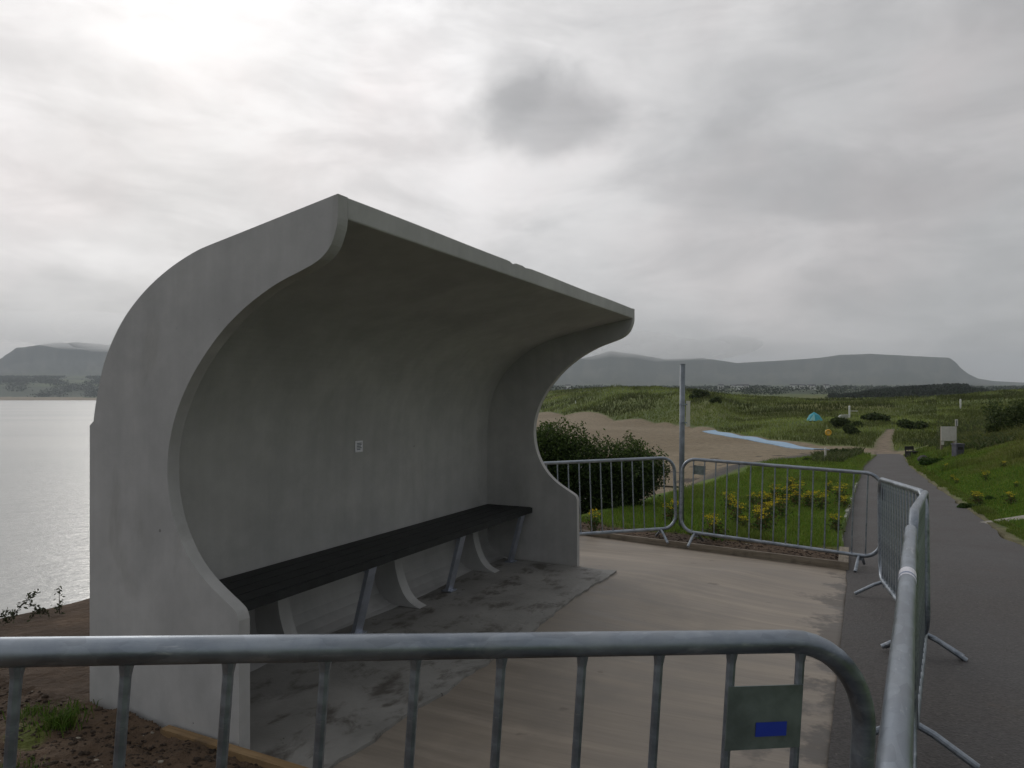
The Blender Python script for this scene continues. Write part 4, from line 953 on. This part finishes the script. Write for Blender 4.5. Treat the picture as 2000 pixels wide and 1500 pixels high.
# ------------------------------------------------------------------ far wood, town
def wood(name, pxs, Y0, Y1, n, hh, cols):
    for _ in range(n):
        px = rnd.uniform(*pxs); Y = rnd.uniform(Y0, Y1)
        yield px, Y
Pf, Cf, Sf = [], [], []
for _ in range(1500):
    px = 1620+340*rnd.random(); Y = rnd.uniform(640, 900); top = np.interp(px, [1620, 1680, 1720, 1800, 1850, 1890, 1895, 1920, 1960], [777, 764, 758, 752, 748, 749, 756, 758, 768])
    x = (px-1000)/F_PX*Y; zg = gz1(x, Y); zt = zs(top+rnd.uniform(0, 3), Y); h = max(3., min(zt-zg, 30))*(1 if Y > 760 else rnd.uniform(.5, .8)); n = 26
    v = rng.normal(size=(n, 3))*[1.8, 1.8, 0]; zz = rng.random(n)**.8; v[:, :2] *= (1.2-zz)[:, None]; v[:, 2] = zz*h
    Pf.append(v+[x, Y, zg]); Cf.append(np.tile(np.array([.022, .034, .024])*rnd.uniform(.6, 1.5), (n, 1)))
# hedges and copses over the far plain
for _ in range(2600):
    px = rnd.uniform(1010, 2060); Y = math.exp(rnd.uniform(math.log(1000), math.log(3400)));
    if fbm(np.array([px*.6]), np.array([Y*.08]), 1/16., 2)[0] < -.05: continue
    x = (px-1000)/F_PX*Y; zg = gz1(x, Y); h = rnd.uniform(5, 11); n = 10; v = rng.normal(size=(n, 3))*[7, 5, 0]; v[:, 2] = rng.random(n)*h; Pf.append(v+[x, Y, zg]); Cf.append(np.tile(np.array([.03, .045, .03])*rnd.uniform(.7, 1.4), (n, 1)))
for _ in range(1100):
    px = rnd.uniform(-40, 240); Y = rnd.uniform(2560, 3900)
    if fbm(np.array([px*.5]), np.array([Y*.05]), 1/12., 2)[0] < .0: continue
    x = (px-1000)/F_PX*Y; zg = gz1(x, Y); n = 12; v = rng.normal(size=(n, 3))*[14, 6, 0]; v[:, 2] = rng.random(n)*10; Pf.append(v+[x, Y, zg]); Cf.append(np.tile(np.array([.025, .04, .02])*rnd.uniform(.7, 1.4), (n, 1)))
P = np.vstack(Pf); Cc = np.vstack(Cf)*(1+.3*(rng.random((len(P), 1))-.5)); sz = np.clip(P[:, 1]*.0016, 1.2, 5)
V, Fc, Cc = leaves(P, sz, Cc); kind(raw('distant_woods', V, Fc, M_leaf, col=Cc), 'stuff')
def house(px, Y, wd, label, k=0):
    x = (px-1000)/F_PX*Y; z = gz1(x, Y)+1; root = empty('white_house', (x, Y, z+2), rnd.uniform(-.4, .4)); tag(root, label, 'house', 'white houses of the distant town')
    bm = bmesh.new(); box(bm, -wd/2, wd/2, -4, 4, -4, 6); obj('wall', bm, M_wpaint, root)
    bm = bmesh.new(); a = [bm.verts.new(p) for p in ((-wd/2-.3, -4.4, 5.9), (wd/2+.3, -4.4, 5.9), (wd/2+.3, 4.4, 5.9), (-wd/2-.3, 4.4, 5.9), (-wd/2-.3, 0, 9.4), (wd/2+.3, 0, 9.4))]
    for f in ((0, 1, 5, 4), (2, 3, 4, 5), (0, 4, 3), (1, 2, 5), (0, 3, 2, 1)): bm.faces.new([a[i] for i in f])
    obj('roof', bm, M_roof, root)
    bm = bmesh.new()
    for q in (-wd*.3, wd*.3): box(bm, q-.7, q+.7, -4.05, -3.95, 1.5, 3.2)
    obj('window', bm, M_dark, root)
for px, Y, wd, lab in ((1109, 1900, 14, 'white house alone at the far left of the plain'), (1408, 1700, 12, 'small white house left of the brightest far house'), (1432, 2100, 16, 'pale house in the town above the bright one'), (1446, 1600, 16, 'brightest white house in the distant town'), (1456, 1620, 14, 'white house touching the right side of the brightest one'),
                       (1553, 1900, 26, 'long white building at the left of the right hand cluster'), (1566, 1950, 22, 'white building in the middle of the right hand cluster'), (1584, 1900, 18, 'white house just right of the long building'), (1587, 1650, 14, 'low pinkish white house nearest in the right cluster'), (1614, 1750, 12, 'single white house near the start of the dark wood')):
    house(px, Y, wd, lab)

# ------------------------------------------------------------------ haze and hill cloud
HZ = 1.0/11500
bm = bmesh.new(); box(bm, -14500, 14500, -13500, 13500, -11, 700)
hz = bpy.data.materials.new('haze'); hz.use_nodes = True; T = NT(hz.node_tree); T.n.remove(T.n['Principled BSDF'])
pv_ = T.node('ShaderNodeVolumePrincipled', ins={'Color': (.80, .86, .93, 1), 'Density': HZ, 'Anisotropy': .2}); T.l.new(pv_.outputs[0], T.n['Material Output'].inputs['Volume'])
kind(obj('haze', bm, hz), 'stuff')

# low cloud lying on the hill tops
mm = bpy.data.materials.new('hill_cloud'); mm.use_nodes = True; T = NT(mm.node_tree); T.n.remove(T.n['Principled BSDF'])
pv_ = T.node('ShaderNodeVolumePrincipled', ins={'Color': (1, 1, 1, 1), 'Density': 1/750., 'Anisotropy': .72}); T.l.new(pv_.outputs[0], T.n['Material Output'].inputs['Volume'])
bm = bmesh.new()
for px, ys, rx, rz in ((1150, 672, 520, 150), (1230, 676, 480, 120), (1310, 684, 520, 105), (1390, 682, 420, 100), (1080, 668, 450, 170), (150, 650, 700, 150), (60, 645, 420, 130), (250, 652, 500, 170)):
    Y = 7100 if px > 700 else 6200; p = at(px, ys, Y)
    n0 = len(bm.verts); bmesh.ops.create_icosphere(bm, subdivisions=3, radius=1, matrix=Matrix.Translation(p) @ Matrix.Diagonal((rx, 900, rz, 1)))
    bm.verts.ensure_lookup_table()
    for v in bm.verts[n0:]: v.co.z += rz*.35*float(fbm(np.array([v.co.x]), np.array([v.co.y]), 1/260., 3)[0]); v.co.z = min(v.co.z, 698)
kind(obj('hill_cloud', bm, mm), 'stuff')
